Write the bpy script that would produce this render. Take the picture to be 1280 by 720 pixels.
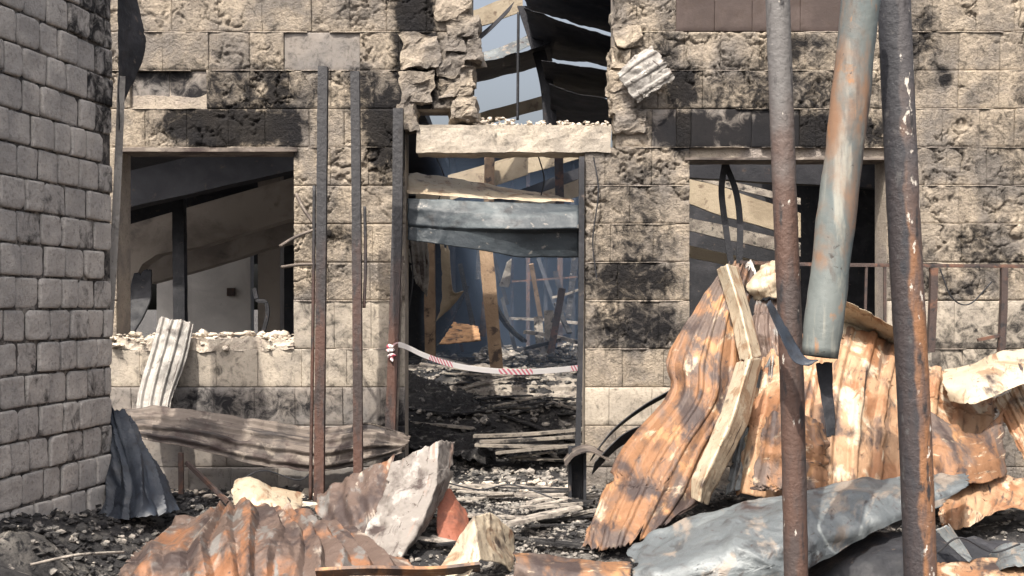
import bpy, bmesh, math, random
import numpy as np
from mathutils import Vector, noise
R = math.radians
random.seed(7); rng = np.random.default_rng(7)
for o in list(bpy.data.objects): bpy.data.objects.remove(o)
S = bpy.context.scene; C = S.collection

# ------------------------------------------------------------------ camera, sky, sun, exposure
FPX, CAMY, CAMZ, HOR = 1500.0, -9.4, 1.4, 385.0
cam = bpy.data.cameras.new('camera'); co = bpy.data.objects.new('camera', cam); C.objects.link(co)
co.location = (0, CAMY, CAMZ); co.rotation_euler = (R(90), 0, 0)
cam.sensor_width = 36; cam.lens = 36 * FPX / 1280; cam.shift_y = (HOR - 360) / 1280
cam.clip_end = 2000; cam.clip_start = 0.05; S.camera = co
SUN_EL, SUN_AZ = R(55), R(22)          # from behind the camera, to its left
w = bpy.data.worlds.new('World'); S.world = w; w.use_nodes = True
nt = w.node_tree; bg = nt.nodes['Background']
sk = nt.nodes.new('ShaderNodeTexSky'); sk.sky_type = 'NISHITA'; sk.sun_disc = False
sk.sun_elevation = SUN_EL; sk.sun_rotation = math.pi + SUN_AZ; sk.dust_density = 10.0; sk.air_density = 1.0
hs = nt.nodes.new('ShaderNodeHueSaturation'); hs.inputs['Saturation'].default_value = .55; hs.inputs['Value'].default_value = 1.2
nt.links.new(sk.outputs[0], hs.inputs['Color']); nt.links.new(hs.outputs[0], bg.inputs[0]); bg.inputs[1].default_value = 0.15
sl = bpy.data.lights.new('sun', 'SUN'); sl.energy = 5.0; sl.angle = R(0.55); sl.color = (1, .92, .80)
so = bpy.data.objects.new('sun', sl); C.objects.link(so)
to_sun = Vector((-math.sin(SUN_AZ) * math.cos(SUN_EL), -math.cos(SUN_AZ) * math.cos(SUN_EL), math.sin(SUN_EL)))
so.rotation_euler = to_sun.to_track_quat('Z', 'Y').to_euler(); so.location = (-5, -12, 15)
S.view_settings.view_transform = 'Standard'; S.view_settings.look = 'None'
S.view_settings.exposure = 0.56; S.view_settings.gamma = 1; S.view_settings.use_curve_mapping = False

# ------------------------------------------------------------------ helpers
un = random.uniform
def P(x, y, Y):
    d = (Y - CAMY) / FPX
    return Vector(((x - 640) * d, Y, CAMZ - (y - HOR) * d))
def fbm(x, y, z, o=4): return noise.fractal((x, y, z), 1.0, 2.0, o)
def tag(o, label=None, cat=None, group=None, kind=None):
    if label: o['label'] = label
    if cat: o['category'] = cat
    if group: o['group'] = group
    if kind: o['kind'] = kind
    return o
def empty(name, loc=(0, 0, 0)):
    o = bpy.data.objects.new(name, None); C.objects.link(o); o.location = loc; o.empty_display_size = .1
    return o
def build(name, verts, faces, m, parent=None, smooth=False, centre=True, attrs=None, uv=None, angle=None):
    v = np.asarray(verts, dtype=float)
    c = np.zeros(3)
    if centre:
        c = (v.min(0) + v.max(0)) / 2; c[2] = v[:, 2].min()
    me = bpy.data.meshes.new(name); me.from_pydata((v - c).tolist(), [], faces)
    if smooth: me.polygons.foreach_set('use_smooth', [True] * len(me.polygons))
    for k, a in (attrs or {}).items():
        at = me.attributes.new(k, 'FLOAT', 'POINT'); at.data.foreach_set('value', np.asarray(a, dtype=np.float32))
    if uv is not None:
        l = me.uv_layers.new(name='UVMap'); idx = np.empty(len(me.loops), dtype=np.int32)
        me.loops.foreach_get('vertex_index', idx)
        l.data.foreach_set('uv', np.asarray(uv, dtype=np.float32)[idx].ravel())
    me.materials.append(m); me.update()
    o = bpy.data.objects.new(name, me); C.objects.link(o)
    o.location = Vector(c) - (parent.location if parent else Vector())
    if parent: o.parent = parent
    return o
BOXF = [(0, 3, 2, 1), (4, 5, 6, 7), (0, 1, 5, 4), (1, 2, 6, 5), (2, 3, 7, 6), (3, 0, 4, 7)]
def boxv(x0, x1, y0, y1, z0, z1):
    return [(x0, y0, z0), (x1, y0, z0), (x1, y1, z0), (x0, y1, z0), (x0, y0, z1), (x1, y0, z1), (x1, y1, z1), (x0, y1, z1)]
class MB:
    def __init__(s): s.v = []; s.f = []; s.a = []
    def add(s, v, f, a=0.0):
        n = len(s.v); s.v += [tuple(p) for p in v]; s.f += [tuple(i + n for i in q) for q in f]; s.a += [a] * len(v)
    def box(s, *b): s.add(boxv(*b), BOXF, random.random())
    def build(s, name, m, parent=None, **k): return build(name, s.v, s.f, m, parent, attrs={'rnd': s.a}, **k)
def frame(d):
    d = d.normalized(); u = Vector((0, 0, 1)) if abs(d.z) < .9 else Vector((0, -1, 0))
    a = d.cross(u).normalized(); return a, d.cross(a).normalized()
def tube(pts, rad, n=10, square=False, jit=0.0, rot=0.0, cap=True):
    """a tube along a polyline; rad is one number or one per point"""
    pts = [Vector(p) for p in pts]; V = []; Fc = []
    rs = rad if hasattr(rad, '__len__') else [rad] * len(pts)
    a0 = None
    for i, p in enumerate(pts):
        d = (pts[min(i + 1, len(pts) - 1)] - pts[max(i - 1, 0)])
        a, b = frame(d)
        if a0 is not None and a.dot(a0) < 0: a, b = -a, -b
        a0 = a
        for k in range(n):
            t = 2 * math.pi * k / n + rot
            r = rs[i]
            if square:
                c, s_ = math.cos(t), math.sin(t); m_ = max(abs(c), abs(s_)); r = r / m_ * (1 if m_ > .74 else .96)
            r *= 1 + jit * noise.noise((p.x * 9 + k * 3.1, p.y * 9, p.z * 9 + k))
            V.append(p + (a * math.cos(t) + b * math.sin(t)) * r)
    for i in range(len(pts) - 1):
        for k in range(n):
            Fc.append((i * n + k, i * n + (k + 1) % n, (i + 1) * n + (k + 1) % n, (i + 1) * n + k))
    if cap: Fc += [tuple(range(n - 1, -1, -1)), tuple(range((len(pts) - 1) * n, len(pts) * n))]
    return V, Fc
def dens(pts, n):
    """resample a polyline with Catmull-Rom"""
    p = np.array([tuple(q) for q in pts], dtype=float); return cr(p, np.linspace(0, 1, n))
def cr(p, t):
    k = len(p)
    if k == 1: return np.repeat(p[None, 0], len(t), 0)
    if k == 2: tt = t.reshape((-1,) + (1,) * (p.ndim - 1)); return p[0] * (1 - tt) + p[1] * tt
    e = np.concatenate([(2 * p[0] - p[1])[None], p, (2 * p[-1] - p[-2])[None]])
    s = t * (k - 1); i = np.clip(s.astype(int), 0, k - 2); f = (s - i).reshape((-1,) + (1,) * (p.ndim - 1))
    a, b, c, d = e[i], e[i + 1], e[i + 2], e[i + 3]
    return .5 * (2 * b + (c - a) * f + (2 * a - 5 * b + 4 * c - d) * f ** 2 + (3 * b - a - 3 * c + d) * f ** 3)

# ------------------------------------------------------------------ materials
def mat_new(name):
    m = bpy.data.materials.new(name); m.use_nodes = True; n = m.node_tree
    return m, n, n.nodes['Principled BSDF']
def nd(n, t, **k):
    x = n.nodes.new(t)
    for a, b in k.items(): setattr(x, a, b)
    return x
def lk(n, a, b): n.links.new(a, b)
def noise_fac(n, vec, scale, lo, hi, detail=6, rough=.6, stretch=None, dist=0.0):
    if stretch:
        mp = nd(n, 'ShaderNodeMapping'); mp.inputs['Scale'].default_value = stretch; lk(n, vec, mp.inputs[0]); vec = mp.outputs[0]
    t = nd(n, 'ShaderNodeTexNoise'); t.inputs['Scale'].default_value = scale; t.inputs['Detail'].default_value = detail
    t.inputs['Roughness'].default_value = rough; t.inputs['Distortion'].default_value = dist; lk(n, vec, t.inputs['Vector'])
    mr = nd(n, 'ShaderNodeMapRange', interpolation_type='SMOOTHSTEP'); mr.inputs[1].default_value = lo; mr.inputs[2].default_value = hi
    lk(n, t.outputs[0], mr.inputs[0]); return mr.outputs[0]
def mix(n, fac, a, b):
    x = nd(n, 'ShaderNodeMix', data_type='RGBA'); x.clamp_factor = True
    if isinstance(fac, (int, float)): x.inputs[0].default_value = fac
    else: lk(n, fac, x.inputs[0])
    for i, c in ((6, a), (7, b)):
        if isinstance(c, tuple): x.inputs[i].default_value = (*c, 1)
        else: lk(n, c, x.inputs[i])
    return x.outputs[2]
def math_(n, op, a, b=None):
    x = nd(n, 'ShaderNodeMath', operation=op)
    for i, c in ((0, a), (1, b)):
        if c is None: continue
        if isinstance(c, (int, float)): x.inputs[i].default_value = c
        else: lk(n, c, x.inputs[i])
    return x.outputs[0]
def bump(n, bs, fac, dist, strength=1.0):
    b = nd(n, 'ShaderNodeBump'); b.inputs['Strength'].default_value = strength; b.inputs['Distance'].default_value = dist
    lk(n, fac, b.inputs['Height']); lk(n, b.outputs[0], bs.inputs['Normal'])
def coords(n, world=False, uv=False):
    if world: return nd(n, 'ShaderNodeNewGeometry').outputs['Position']
    t = nd(n, 'ShaderNodeTexCoord'); 
    if uv: return t.outputs['UV']
    # each object its own patch of the noise
    oi = nd(n, 'ShaderNodeObjectInfo'); ad = nd(n, 'ShaderNodeVectorMath', operation='ADD')
    sc = math_(n, 'MULTIPLY', oi.outputs['Random'], 37.0)
    lk(n, t.outputs['Object'], ad.inputs[0]); lk(n, sc, ad.inputs[1]); return ad.outputs[0]
def patchy(name, base, layers, rough=.7, bscale=30, bdist=.004, metal=0.0, world=False, rough2=None, spec=.4):
    """layers: (colour, scale, lo, hi, stretch or None[, use_uv])"""
    m, n, bs = mat_new(name); v = coords(n, world); col = base
    uvv = None
    for L in layers:
        vec = v
        if len(L) > 5 and L[5]:
            uvv = uvv or coords(n, uv=True); vec = uvv
        col = mix(n, noise_fac(n, vec, L[1], L[2], L[3], stretch=L[4], dist=.4), col, L[0])
    if isinstance(col, tuple): bs.inputs['Base Color'].default_value = (*col, 1)
    else: lk(n, col, bs.inputs['Base Color'])
    bs.inputs['Metallic'].default_value = metal; bs.inputs['Specular IOR Level'].default_value = spec
    if rough2 is None: bs.inputs['Roughness'].default_value = rough
    else:
        f = noise_fac(n, v, 9, .35, .65); mr = nd(n, 'ShaderNodeMapRange'); mr.inputs[3].default_value = rough; mr.inputs[4].default_value = rough2
        lk(n, f, mr.inputs[0]); lk(n, mr.outputs[0], bs.inputs['Roughness'])
    if bdist: bump(n, bs, noise_fac(n, v, bscale, .2, .8, detail=8, rough=.65), bdist)
    return m
SOOT = (.006, .0065, .009)
def stone_mat(name, light, dark, grey, soot_attr=True, bd=.006, sc=1.0):
    m, n, bs = mat_new(name); v = coords(n, world=True)
    oi = nd(n, 'ShaderNodeObjectInfo')
    col = mix(n, noise_fac(n, v, 6 * sc, .35, .68), light, dark)
    col = mix(n, noise_fac(n, v, 2.2 * sc, .42, .62), col, grey)
    r = nd(n, 'ShaderNodeMapRange'); r.inputs[3].default_value = 0; r.inputs[4].default_value = .45
    lk(n, oi.outputs['Random'], r.inputs[0]); col = mix(n, r.outputs[0], col, grey)
    col = mix(n, math_(n, 'MULTIPLY', noise_fac(n, v, 38 * sc, .5, .72, detail=4), .55), col, tuple(c * .42 for c in dark))
    if soot_attr:
        at = nd(n, 'ShaderNodeAttribute', attribute_name='soot')
        t = nd(n, 'ShaderNodeTexNoise'); t.inputs['Scale'].default_value = 11; t.inputs['Detail'].default_value = 9; t.inputs['Roughness'].default_value = .68
        t.inputs['Distortion'].default_value = .8; lk(n, v, t.inputs['Vector'])
        f = math_(n, 'ADD', at.outputs['Fac'], math_(n, 'MULTIPLY', math_(n, 'SUBTRACT', t.outputs[0], .5), 2.3))
        mr = nd(n, 'ShaderNodeMapRange', interpolation_type='SMOOTHSTEP'); mr.inputs[1].default_value = .26; mr.inputs[2].default_value = 1.02
        lk(n, f, mr.inputs[0]); col = mix(n, math_(n, 'MULTIPLY', mr.outputs[0], .95), col, SOOT)
    lk(n, col, bs.inputs['Base Color']); bs.inputs['Roughness'].default_value = .93; bs.inputs['Specular IOR Level'].default_value = .15
    bump(n, bs, noise_fac(n, v, 45 * sc, .2, .8, detail=9, rough=.7), bd)
    return m
M = {}
M['stone'] = stone_mat('rough_limestone', (.45, .38, .298), (.285, .242, .195), (.185, .166, .15), bd=.012)
M['smooth'] = stone_mat('smooth_render', (.25, .22, .195), (.19, .172, .158), (.165, .155, .15), bd=.0015)
M['clean'] = stone_mat('clean_limestone', (.45, .395, .325), (.35, .308, .257), (.29, .26, .225), bd=.003)
M['brownpanel'] = patchy('brown_facing', (.05, .036, .033), [((.075, .055, .05), 3, .4, .7, None), ((.05, .035, .03), 12, .5, .7, None)], .75, 40, .001, world=True)
M['core'] = stone_mat('mortar', (.46, .40, .32), (.34, .29, .24), (.25, .22, .2), bd=.01)
M['block'] = stone_mat('sooty_grey_block', (.52, .485, .45), (.42, .393, .368), (.35, .332, .318), bd=.006)
M['dmortar'] = patchy('dark_mortar', (.075, .068, .064), [((.24, .22, .20), 10, .48, .62, None), ((.02, .02, .022), 25, .5, .65, None)], .95, 60, .01)
M['concrete'] = patchy('pale_concrete', (.40, .35, .29), [((.30, .265, .225), 3, .45, .65, None), ((.23, .20, .17), 9, .54, .70, None)], .9, 50, .004)
M['rubble'] = patchy('pale_rubble', (.52, .46, .385), [((.36, .31, .26), 9, .4, .6, None), ((.2, .17, .15), 20, .58, .7, None)], .95, 60, .004)
M['ash'] = patchy('ash_ground', (.026, .025, .027), [((.14, .13, .12), 2.2, .48, .66, None), ((.34, .31, .28), 7, .58, .70, None), ((.012, .012, .014), 16, .52, .62, None)], .95, 40, .02, world=True)
M['char'] = patchy('charred_wood', (.011, .0105, .012), [((.05, .047, .045), 9, .5, .68, (1, 1, 5)), ((.19, .18, .17), 14, .58, .7, None)], .8, 60, .006)
M['ashwood'] = patchy('ashen_wood', (.30, .27, .235), [((.16, .14, .125), 8, .42, .62, None), ((.035, .033, .033), 13, .52, .66, None)], .9, 60, .004)
M['ashdark'] = patchy('ash_crust', (.18, .16, .14), [((.27, .24, .205), 6, .48, .66, None), ((.03, .028, .028), 7, .48, .62, None)], .95, 60, .006)
M['timber'] = patchy('scorched_timber', (.19, .13, .085), [((.26, .185, .125), 5, .45, .65, None), ((.05, .035, .03), 9, .54, .66, None)], .85, 40, .003)
M['plaster'] = patchy('interior_plaster', (.35, .305, .265), [((.21, .18, .16), 1.6, .42, .66, None), ((.09, .08, .078), 3, .56, .76, None)], .95, 30, .003)
M['greyplaster'] = patchy('grey_plaster', (.56, .535, .51), [((.42, .40, .385), 1.5, .4, .66, None), ((.08, .08, .085), 4, .6, .76, None)], .95, 30, .002)
M['black'] = patchy('sooted_steel', (.013, .014, .018), [((.032, .032, .038), 5, .45, .7, None), ((.09, .07, .06), 16, .62, .72, None)], .6, 40, .002, rough2=.8)
M['navy'] = patchy('scorched_blue_sheet', (.018, .024, .036), [((.04, .048, .062), 3, .45, .68, None), ((.012, .013, .017), 7, .52, .7, None)], .42, 30, .002, rough2=.65)
M['doorsheet'] = patchy('blue_grey_door_sheet', (.026, .034, .042), [((.06, .075, .084), 3, .48, .68, (.5, 1, 2)), ((.012, .014, .018), 6, .54, .7, None), ((.16, .15, .14), 14, .62, .7, None)], .45, 30, .002, rough2=.65)
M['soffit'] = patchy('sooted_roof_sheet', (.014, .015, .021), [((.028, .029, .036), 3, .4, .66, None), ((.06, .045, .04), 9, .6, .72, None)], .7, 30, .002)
M['rail'] = patchy('brown_burnt_steel', (.05, .035, .032), [((.12, .06, .04), 7, .48, .66, None), ((.02, .018, .02), 14, .5, .66, None)], .75, 60, .002)
def postmat(name, low, mid, top, z0, z1, flake=(.45, .42, .38), fl=.64, side=None):
    m, n, bs = mat_new(name); g = nd(n, 'ShaderNodeNewGeometry'); v = g.outputs['Position']
    sp = nd(n, 'ShaderNodeSeparateXYZ'); lk(n, v, sp.inputs[0])
    t = nd(n, 'ShaderNodeTexNoise'); t.inputs['Scale'].default_value = 5; t.inputs['Detail'].default_value = 6; lk(n, v, t.inputs['Vector'])
    z = math_(n, 'ADD', sp.outputs[2], math_(n, 'MULTIPLY', math_(n, 'SUBTRACT', t.outputs[0], .5), 1.3))
    mr = nd(n, 'ShaderNodeMapRange', interpolation_type='SMOOTHSTEP'); mr.inputs[1].default_value = z0; mr.inputs[2].default_value = z1; lk(n, z, mr.inputs[0])
    low2 = mix(n, noise_fac(n, v, 9, .42, .62, stretch=(1, 1, .25)), low, mid)
    col = mix(n, mr.outputs[0], low2, top)
    col = mix(n, noise_fac(n, v, 22, fl, fl + .05, stretch=(1, 1, .5), detail=7), col, flake)
    col = mix(n, noise_fac(n, v, 16, .55, .68, stretch=(1, 1, .3)), col, (.022, .02, .022))
    if side:                                                       # one side darkened, picked by the surface normal
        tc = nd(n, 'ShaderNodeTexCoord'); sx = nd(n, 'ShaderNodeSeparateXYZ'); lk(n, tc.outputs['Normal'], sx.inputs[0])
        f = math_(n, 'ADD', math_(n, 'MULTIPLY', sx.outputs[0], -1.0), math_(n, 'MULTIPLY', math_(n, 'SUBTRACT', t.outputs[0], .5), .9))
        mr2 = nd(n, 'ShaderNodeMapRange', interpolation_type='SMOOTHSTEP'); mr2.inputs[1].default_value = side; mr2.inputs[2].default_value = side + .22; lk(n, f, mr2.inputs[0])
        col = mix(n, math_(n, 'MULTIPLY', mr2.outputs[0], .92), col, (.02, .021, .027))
    lk(n, col, bs.inputs['Base Color']); bs.inputs['Roughness'].default_value = .68
    bump(n, bs, noise_fac(n, v, 26, .35, .65, detail=8), .0022); return m
M['postA'] = postmat('rusted_post', (.075, .036, .026), (.032, .023, .022), (.022, .022, .026), 1.0, 2.0, fl=.72)
M['postD'] = postmat('flaking_rusty_tube', (.075, .042, .032), (.05, .037, .035), (.105, .10, .10), 1.9, 2.8, fl=.66)
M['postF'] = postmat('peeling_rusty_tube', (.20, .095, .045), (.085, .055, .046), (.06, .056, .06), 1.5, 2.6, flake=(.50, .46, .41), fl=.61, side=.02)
M['pipe'] = patchy('weathered_grey_pipe', (.125, .14, .137), [((.075, .095, .10), 3, .42, .62, (1, 1, .3)), ((.23, .23, .205), 7, .53, .66, (1, 1, .2)), ((.185, .11, .07), 4.2, .47, .68, (1, 1, .45)), ((.25, .13, .065), 9, .6, .7, (1, 1, .5)), ((.07, .055, .048), 6, .55, .68, (1, 1, .25)), ((.05, .045, .042), 19, .64, .72, None)], .42, 30, .0012, rough2=.62)
def rustmat(name, base, a, b, c, sc=1.0, thr=(.5, .56, .6), rough=.62, streak=(1, 1, 1), dark=(.045, .032, .03), dk=.56, metal=.22, bd=.0025, uvs=(9, 2, 1)):
    return patchy(name, base, [(a, 2.2 * sc, thr[0], thr[0] + .12, streak), (b, 4.5 * sc, thr[1], thr[1] + .1, streak), (c, 1.0, thr[2] - .02, thr[2] + .07, uvs, True),
                               (dark, 2.6 * sc, dk, dk + .14, streak), (dark, 1.0, .60, .70, (uvs[0] * 1.7, uvs[1] * 1.7, 1), True), ((.05, .032, .028), 20 * sc, .62, .72, None)], rough, 35, bd, metal=metal)
RUST, DRUST, CREAM, GREY = (.36, .155, .065), (.15, .07, .042), (.40, .34, .255), (.27, .28, .29)
M['rustsheet'] = rustmat('rusted_roof_sheet', (.205, .105, .054), (.10, .074, .063), (.30, .162, .078), (.41, .33, .24), 1.1, (.45, .54, .60), streak=(1.6, .7, .8), dk=.47, uvs=(5, 9, 1))
M['rustsheet2'] = rustmat('rusty_pale_sheet', (.32, .198, .118), (.235, .115, .058), (.44, .36, .265), (.12, .075, .052), 1.1, (.46, .55, .58), streak=(1.3, 1, .8), uvs=(16, 2.5, 1))
M['crumple'] = rustmat('brown_crumpled_sheet', (.10, .07, .058), (.205, .098, .052), (.14, .132, .126), (.30, .255, .215), 1.5, (.50, .53, .6), streak=(1.3, .6, 1), dk=.5, uvs=(9, 3, 1))
M['cream'] = rustmat('cream_sheet', CREAM, (.33, .265, .19), (.27, .185, .12), (.20, .12, .075), 1.2, (.50, .55, .58), rough=.55, dk=.57)
M['ashsheet'] = rustmat('ash_white_sheet', (.20, .182, .168), (.12, .105, .096), (.30, .278, .26), (.24, .17, .14), 1.6, (.5, .52, .6), rough=.8)
M['greysheet'] = rustmat('blue_grey_sheet', (.095, .107, .115), (.135, .15, .157), (.06, .064, .068), (.20, .172, .148), 1.1, (.5, .55, .55), rough=.45, metal=.15, dk=.57)
M['zinc'] = rustmat('pale_zinc_sheet', (.26, .245, .228), (.165, .156, .147), (.33, .312, .288), (.22, .18, .16), 1.6, (.5, .56, .62), rough=.55)
M['burntsheet'] = rustmat('burnt_corrugated_sheet', (.135, .112, .097), (.065, .055, .05), (.22, .19, .162), (.035, .03, .03), 1.4, (.48, .54, .54), rough=.7, dk=.52, uvs=(3, 9, 1))
M['olive'] = patchy('pale_flat_timber', (.34, .285, .21), [((.24, .195, .14), 2, .45, .65, None), ((.15, .11, .08), 8, .58, .7, None)], .85, 30, .003)

# ------------------------------------------------------------------ ground
def ss(a, b, x):
    t = (x - a) / (b - a); t = 0.0 if t < 0 else 1.0 if t > 1 else t
    return t * t * (3 - 2 * t)
def gz(X, Y):
    z = .05 * fbm(X * 1.1, Y * 1.1, 3.3) + .025 * fbm(X * 5, Y * 5, 9.1)
    inside = ss(.6, 1.6, Y)
    k = 1 - ss(1.6, 2.4, abs(X))
    z += inside * (.10 + k * (.30 * ss(1.2, 1.7, Y) + .30 * ss(2.6, 3.2, Y) - .15 * ss(6.5, 8, Y)))
    z += inside * .10 * fbm(X * 2.5, Y * 2.5, 1.7)
    z += .10 * (1 - ss(-2.6, -1.6, X)) * (1 - ss(-1.2, -.4, Y))
    z -= .30 * ss(-.9, -3.2, Y) if Y < -.9 else 0
    z += .32 * (1 - ss(-2.75, -2.1, X)) * (1 - ss(-2.5, -1.5, Y)) * (1 + .5 * noise.noise((X * 4, Y * 4, 6)))
    return float(z)
gx = np.concatenate([[-400, -150, -60, -25, -12, -7], np.arange(-5, 5.01, .07), [7, 12, 25, 60, 150, 400]])
gy = np.concatenate([[-200, -60, -25, -12, -8], np.arange(-5.5, 9.01, .07), [11, 14, 20, 30, 60, 150, 400, 900]])
gv = [(x, y, gz(x, y) if abs(x) < 13 and -12 < y < 15 else 0) for y in gy for x in gx]
nx = len(gx)
gf = [(j * nx + i, j * nx + i + 1, (j + 1) * nx + i + 1, (j + 1) * nx + i) for j in range(len(gy) - 1) for i in range(nx - 1)]
tag(build('ground', gv, gf, M['ash'], smooth=True, centre=False), kind='structure')

# ------------------------------------------------------------------ soot stains and a painted shadow, given where they sit on the wall (m)
WS = -CAMY / FPX
def wx(x): return (x - 640) * WS
def wz(y): return CAMZ - (y - HOR) * WS
STAINS_SHADE = [(520, 60, 26, 150, 1.1), (482, 165, 34, 60, .85), (285, 160, 90, 26, .95), (345, 112, 18, 30, .7), (860, 165, 48, 28, 1.05), (1000, 166, 130, 26, .95),
          (853, 108, 22, 30, .85), (797, 352, 72, 34, .62), (797, 410, 72, 36, .60), (415, 298, 55, 24, .5), (300, 506, 130, 20, .42), (200, 470, 30, 50, .4),
          (1180, 95, 12, 16, .7), (1060, 110, 30, 50, .5), (455, 120, 26, 40, .5), (730, 60, 10, 80, .3), (790, 235, 45, 30, .3), (1215, 300, 40, 25, .42), (1150, 340, 30, 40, .5),
          (1185, 360, 60, 20, .45), (360, 165, 20, 40, .6), (420, 250, 30, 18, .3), (810, 210, 20, 20, .45), (205, 96, 48, 12, .6), (1200, 440, 70, 30, .25), (835, 60, 18, 50, .4), (500, 560, 30, 60, .6), (1000, 60, 50, 20, .45), (300, 120, 110, 50, .45), (990, 130, 140, 60, .45), (700, 120, 260, 60, .2), (420, 330, 60, 90, .25), (800, 300, 70, 120, .28), (1215, 220, 90, 60, .2), (1150, 60, 30, 60, .4), (1240, 330, 60, 30, .35), (560, 110, 30, 40, .3), (1225, 415, 110, 50, .34), (430, 420, 70, 60, .2), (1250, 120, 70, 90, .2)]  # the flat patch along the top of the recessed panels is painted shadow
def soot_shade_at(X, Z):
    px = X / WS + 640; py = HOR - (Z - CAMZ) / WS
    s = 0
    for cx, cy, rx, ry, a in STAINS_SHADE:
        d = math.hypot((px - cx) / rx, (py - cy) / ry)
        if d < 1.6: s = max(s, a * float(1 - ss(.3, 1.55, d)))
    return s * 1.2 + .24 + .24 * noise.noise((X * 1.9, Z * 1.9, 7.7))

# ------------------------------------------------------------------ the stone wall with its openings
wall = empty('burnt_stone_wall', (0, 0, 0))
tag(wall, 'long burnt limestone block wall with doorway, two windows and a broken upper opening', 'wall')
ROWS = [-58, -8, 40, 88, 136, 184, 232, 280, 328, 376, 436, 484, 532, 584, 640]
# (x0, x1, y0, y1) openings in wall pixels
OPEN = [(146, 367, 184, 436), (506, 731, 184, 640), (506, 770, 136, 184), (590, 768, -60, 136), (862, 1110, 196, 436)]
def relief(X, Z, seed, amp):
    a = noise.noise((X * 7, Z * 7, 4.2)); b = noise.noise((X * 7, Z * 7, 8.2)); c = noise.noise((X * 24, Z * 24, 2.2))
    big = noise.noise((X * 1.35, Z * 1.9, 21.0)) + .5 * b
    d = noise.voronoi((X * 5.6 + .7 * a + .22 * c, Z * 4.6 + .7 * b - .22 * c, 1.7))[0]
    g = d[1] - d[0]
    gr = -amp * 2.6 * (1 - ss(.0, .085, g + .03 * c)) * ss(-.15, .2, big)
    # spalled scabs: flat plates with a sharp broken rim
    sp = fbm(X * 6.5, Z * 6.5, 31.0, 4); plate = amp * 1.0 * (ss(.02, .07, sp) - ss(-.30, -.24, sp) * 0) - amp * .9 * (1 - ss(-.34, -.27, sp))
    rough = .22 + .5 * ss(-.05, .3, big)
    return gr + plate * rough + amp * rough * (.35 * fbm(X * 16, Z * 16, 3.0, 4) + .28 * noise.noise((X * 60, Z * 60, 1)))
def stone_block(x0, x1, z0, z1, amp, m, n=20, proud=0.0, depth=.09, parent=None, tilt=0.0):
    """one block: displaced front face, worn edges, sides going back into the wall"""
    nu = max(8, int(n * (x1 - x0) / .3)); seed = random.uniform(0, 50)
    V = []; so_ = []
    ex, ez = .007 / (x1 - x0), .007 / (z1 - z0)
    us = np.concatenate([[0], np.linspace(ex, 1 - ex, nu - 1), [1]]); vs = np.concatenate([[0], np.linspace(ez, 1 - ez, n - 1), [1]]); vw = random.choice([.02, .02, .006, 0])
    for v in vs:
        for u in us:
            X = x0 + (x1 - x0) * u; Z = z0 + (z1 - z0) * v
            e = min(min(u, 1 - u) * (x1 - x0) + vw, min(v, 1 - v) * (z1 - z0))
            r = relief(X, Z, 1.7 + seed * .02, amp)
            wear = .008 * (1 - min(e / .009, 1)) * (1.0 if amp > .006 else .45)
            V.append((X, -(proud + r - wear) - tilt * (v - .5), Z)); so_.append(soot_shade_at(X, Z))
    nv = n; k = nu + 1
    Fc = [(j * k + i, j * k + i + 1, (j + 1) * k + i + 1, (j + 1) * k + i) for j in range(nv) for i in range(nu)]
    ring = [i for i in range(k)] + [j * k + nu for j in range(1, nv + 1)] + [nv * k + i for i in range(nu - 1, -1, -1)] + [j * k for j in range(nv - 1, 0, -1)]
    b0 = len(V)
    for i in ring: V.append((V[i][0], depth, V[i][2])); so_.append(so_[i])
    L = len(ring)
    Fc += [(ring[i], b0 + i, b0 + (i + 1) % L, ring[(i + 1) % L]) for i in range(L)]
    return build('stone_block', V, Fc, m, parent, smooth=True, attrs={'soot': so_})
def in_open(x0, x1, y0, y1):
    segs = [(x0, x1)]
    ym = (y0 + y1) / 2
    for a, b, c, d in OPEN:
        if c < ym < d:
            new = []
            for s0, s1 in segs:
                if b <= s0 or a >= s1: new.append((s0, s1)); continue
                if s0 < a: new.append((s0, a))
                if s1 > b: new.append((b, s1))
            segs = new
    return segs
SPECIAL = {2: [(355, 450, 'smooth')], 3: [(163, 211, 'smooth'), (211, 258, 'smooth')], 0: [(845, 893, 'brownpanel'), (893, 940, 'brownpanel'), (940, 1000, 'brownpanel'), (1000, 1060, 'brownpanel')],
           1: [(845, 893, 'brownpanel'), (893, 940, 'brownpanel'), (940, 1000, 'brownpanel'), (1000, 1060, 'brownpanel')],
           4: [(815, 846, 'smooth'), (864, 940, 'smooth'), (940, 1000, 'smooth')]}
CLEAN = {9: [(367, 490), (1110, 1400)], 10: [(20, 500), (1110, 1400)], 11: [(733, 862)]}
G = .0025
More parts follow.
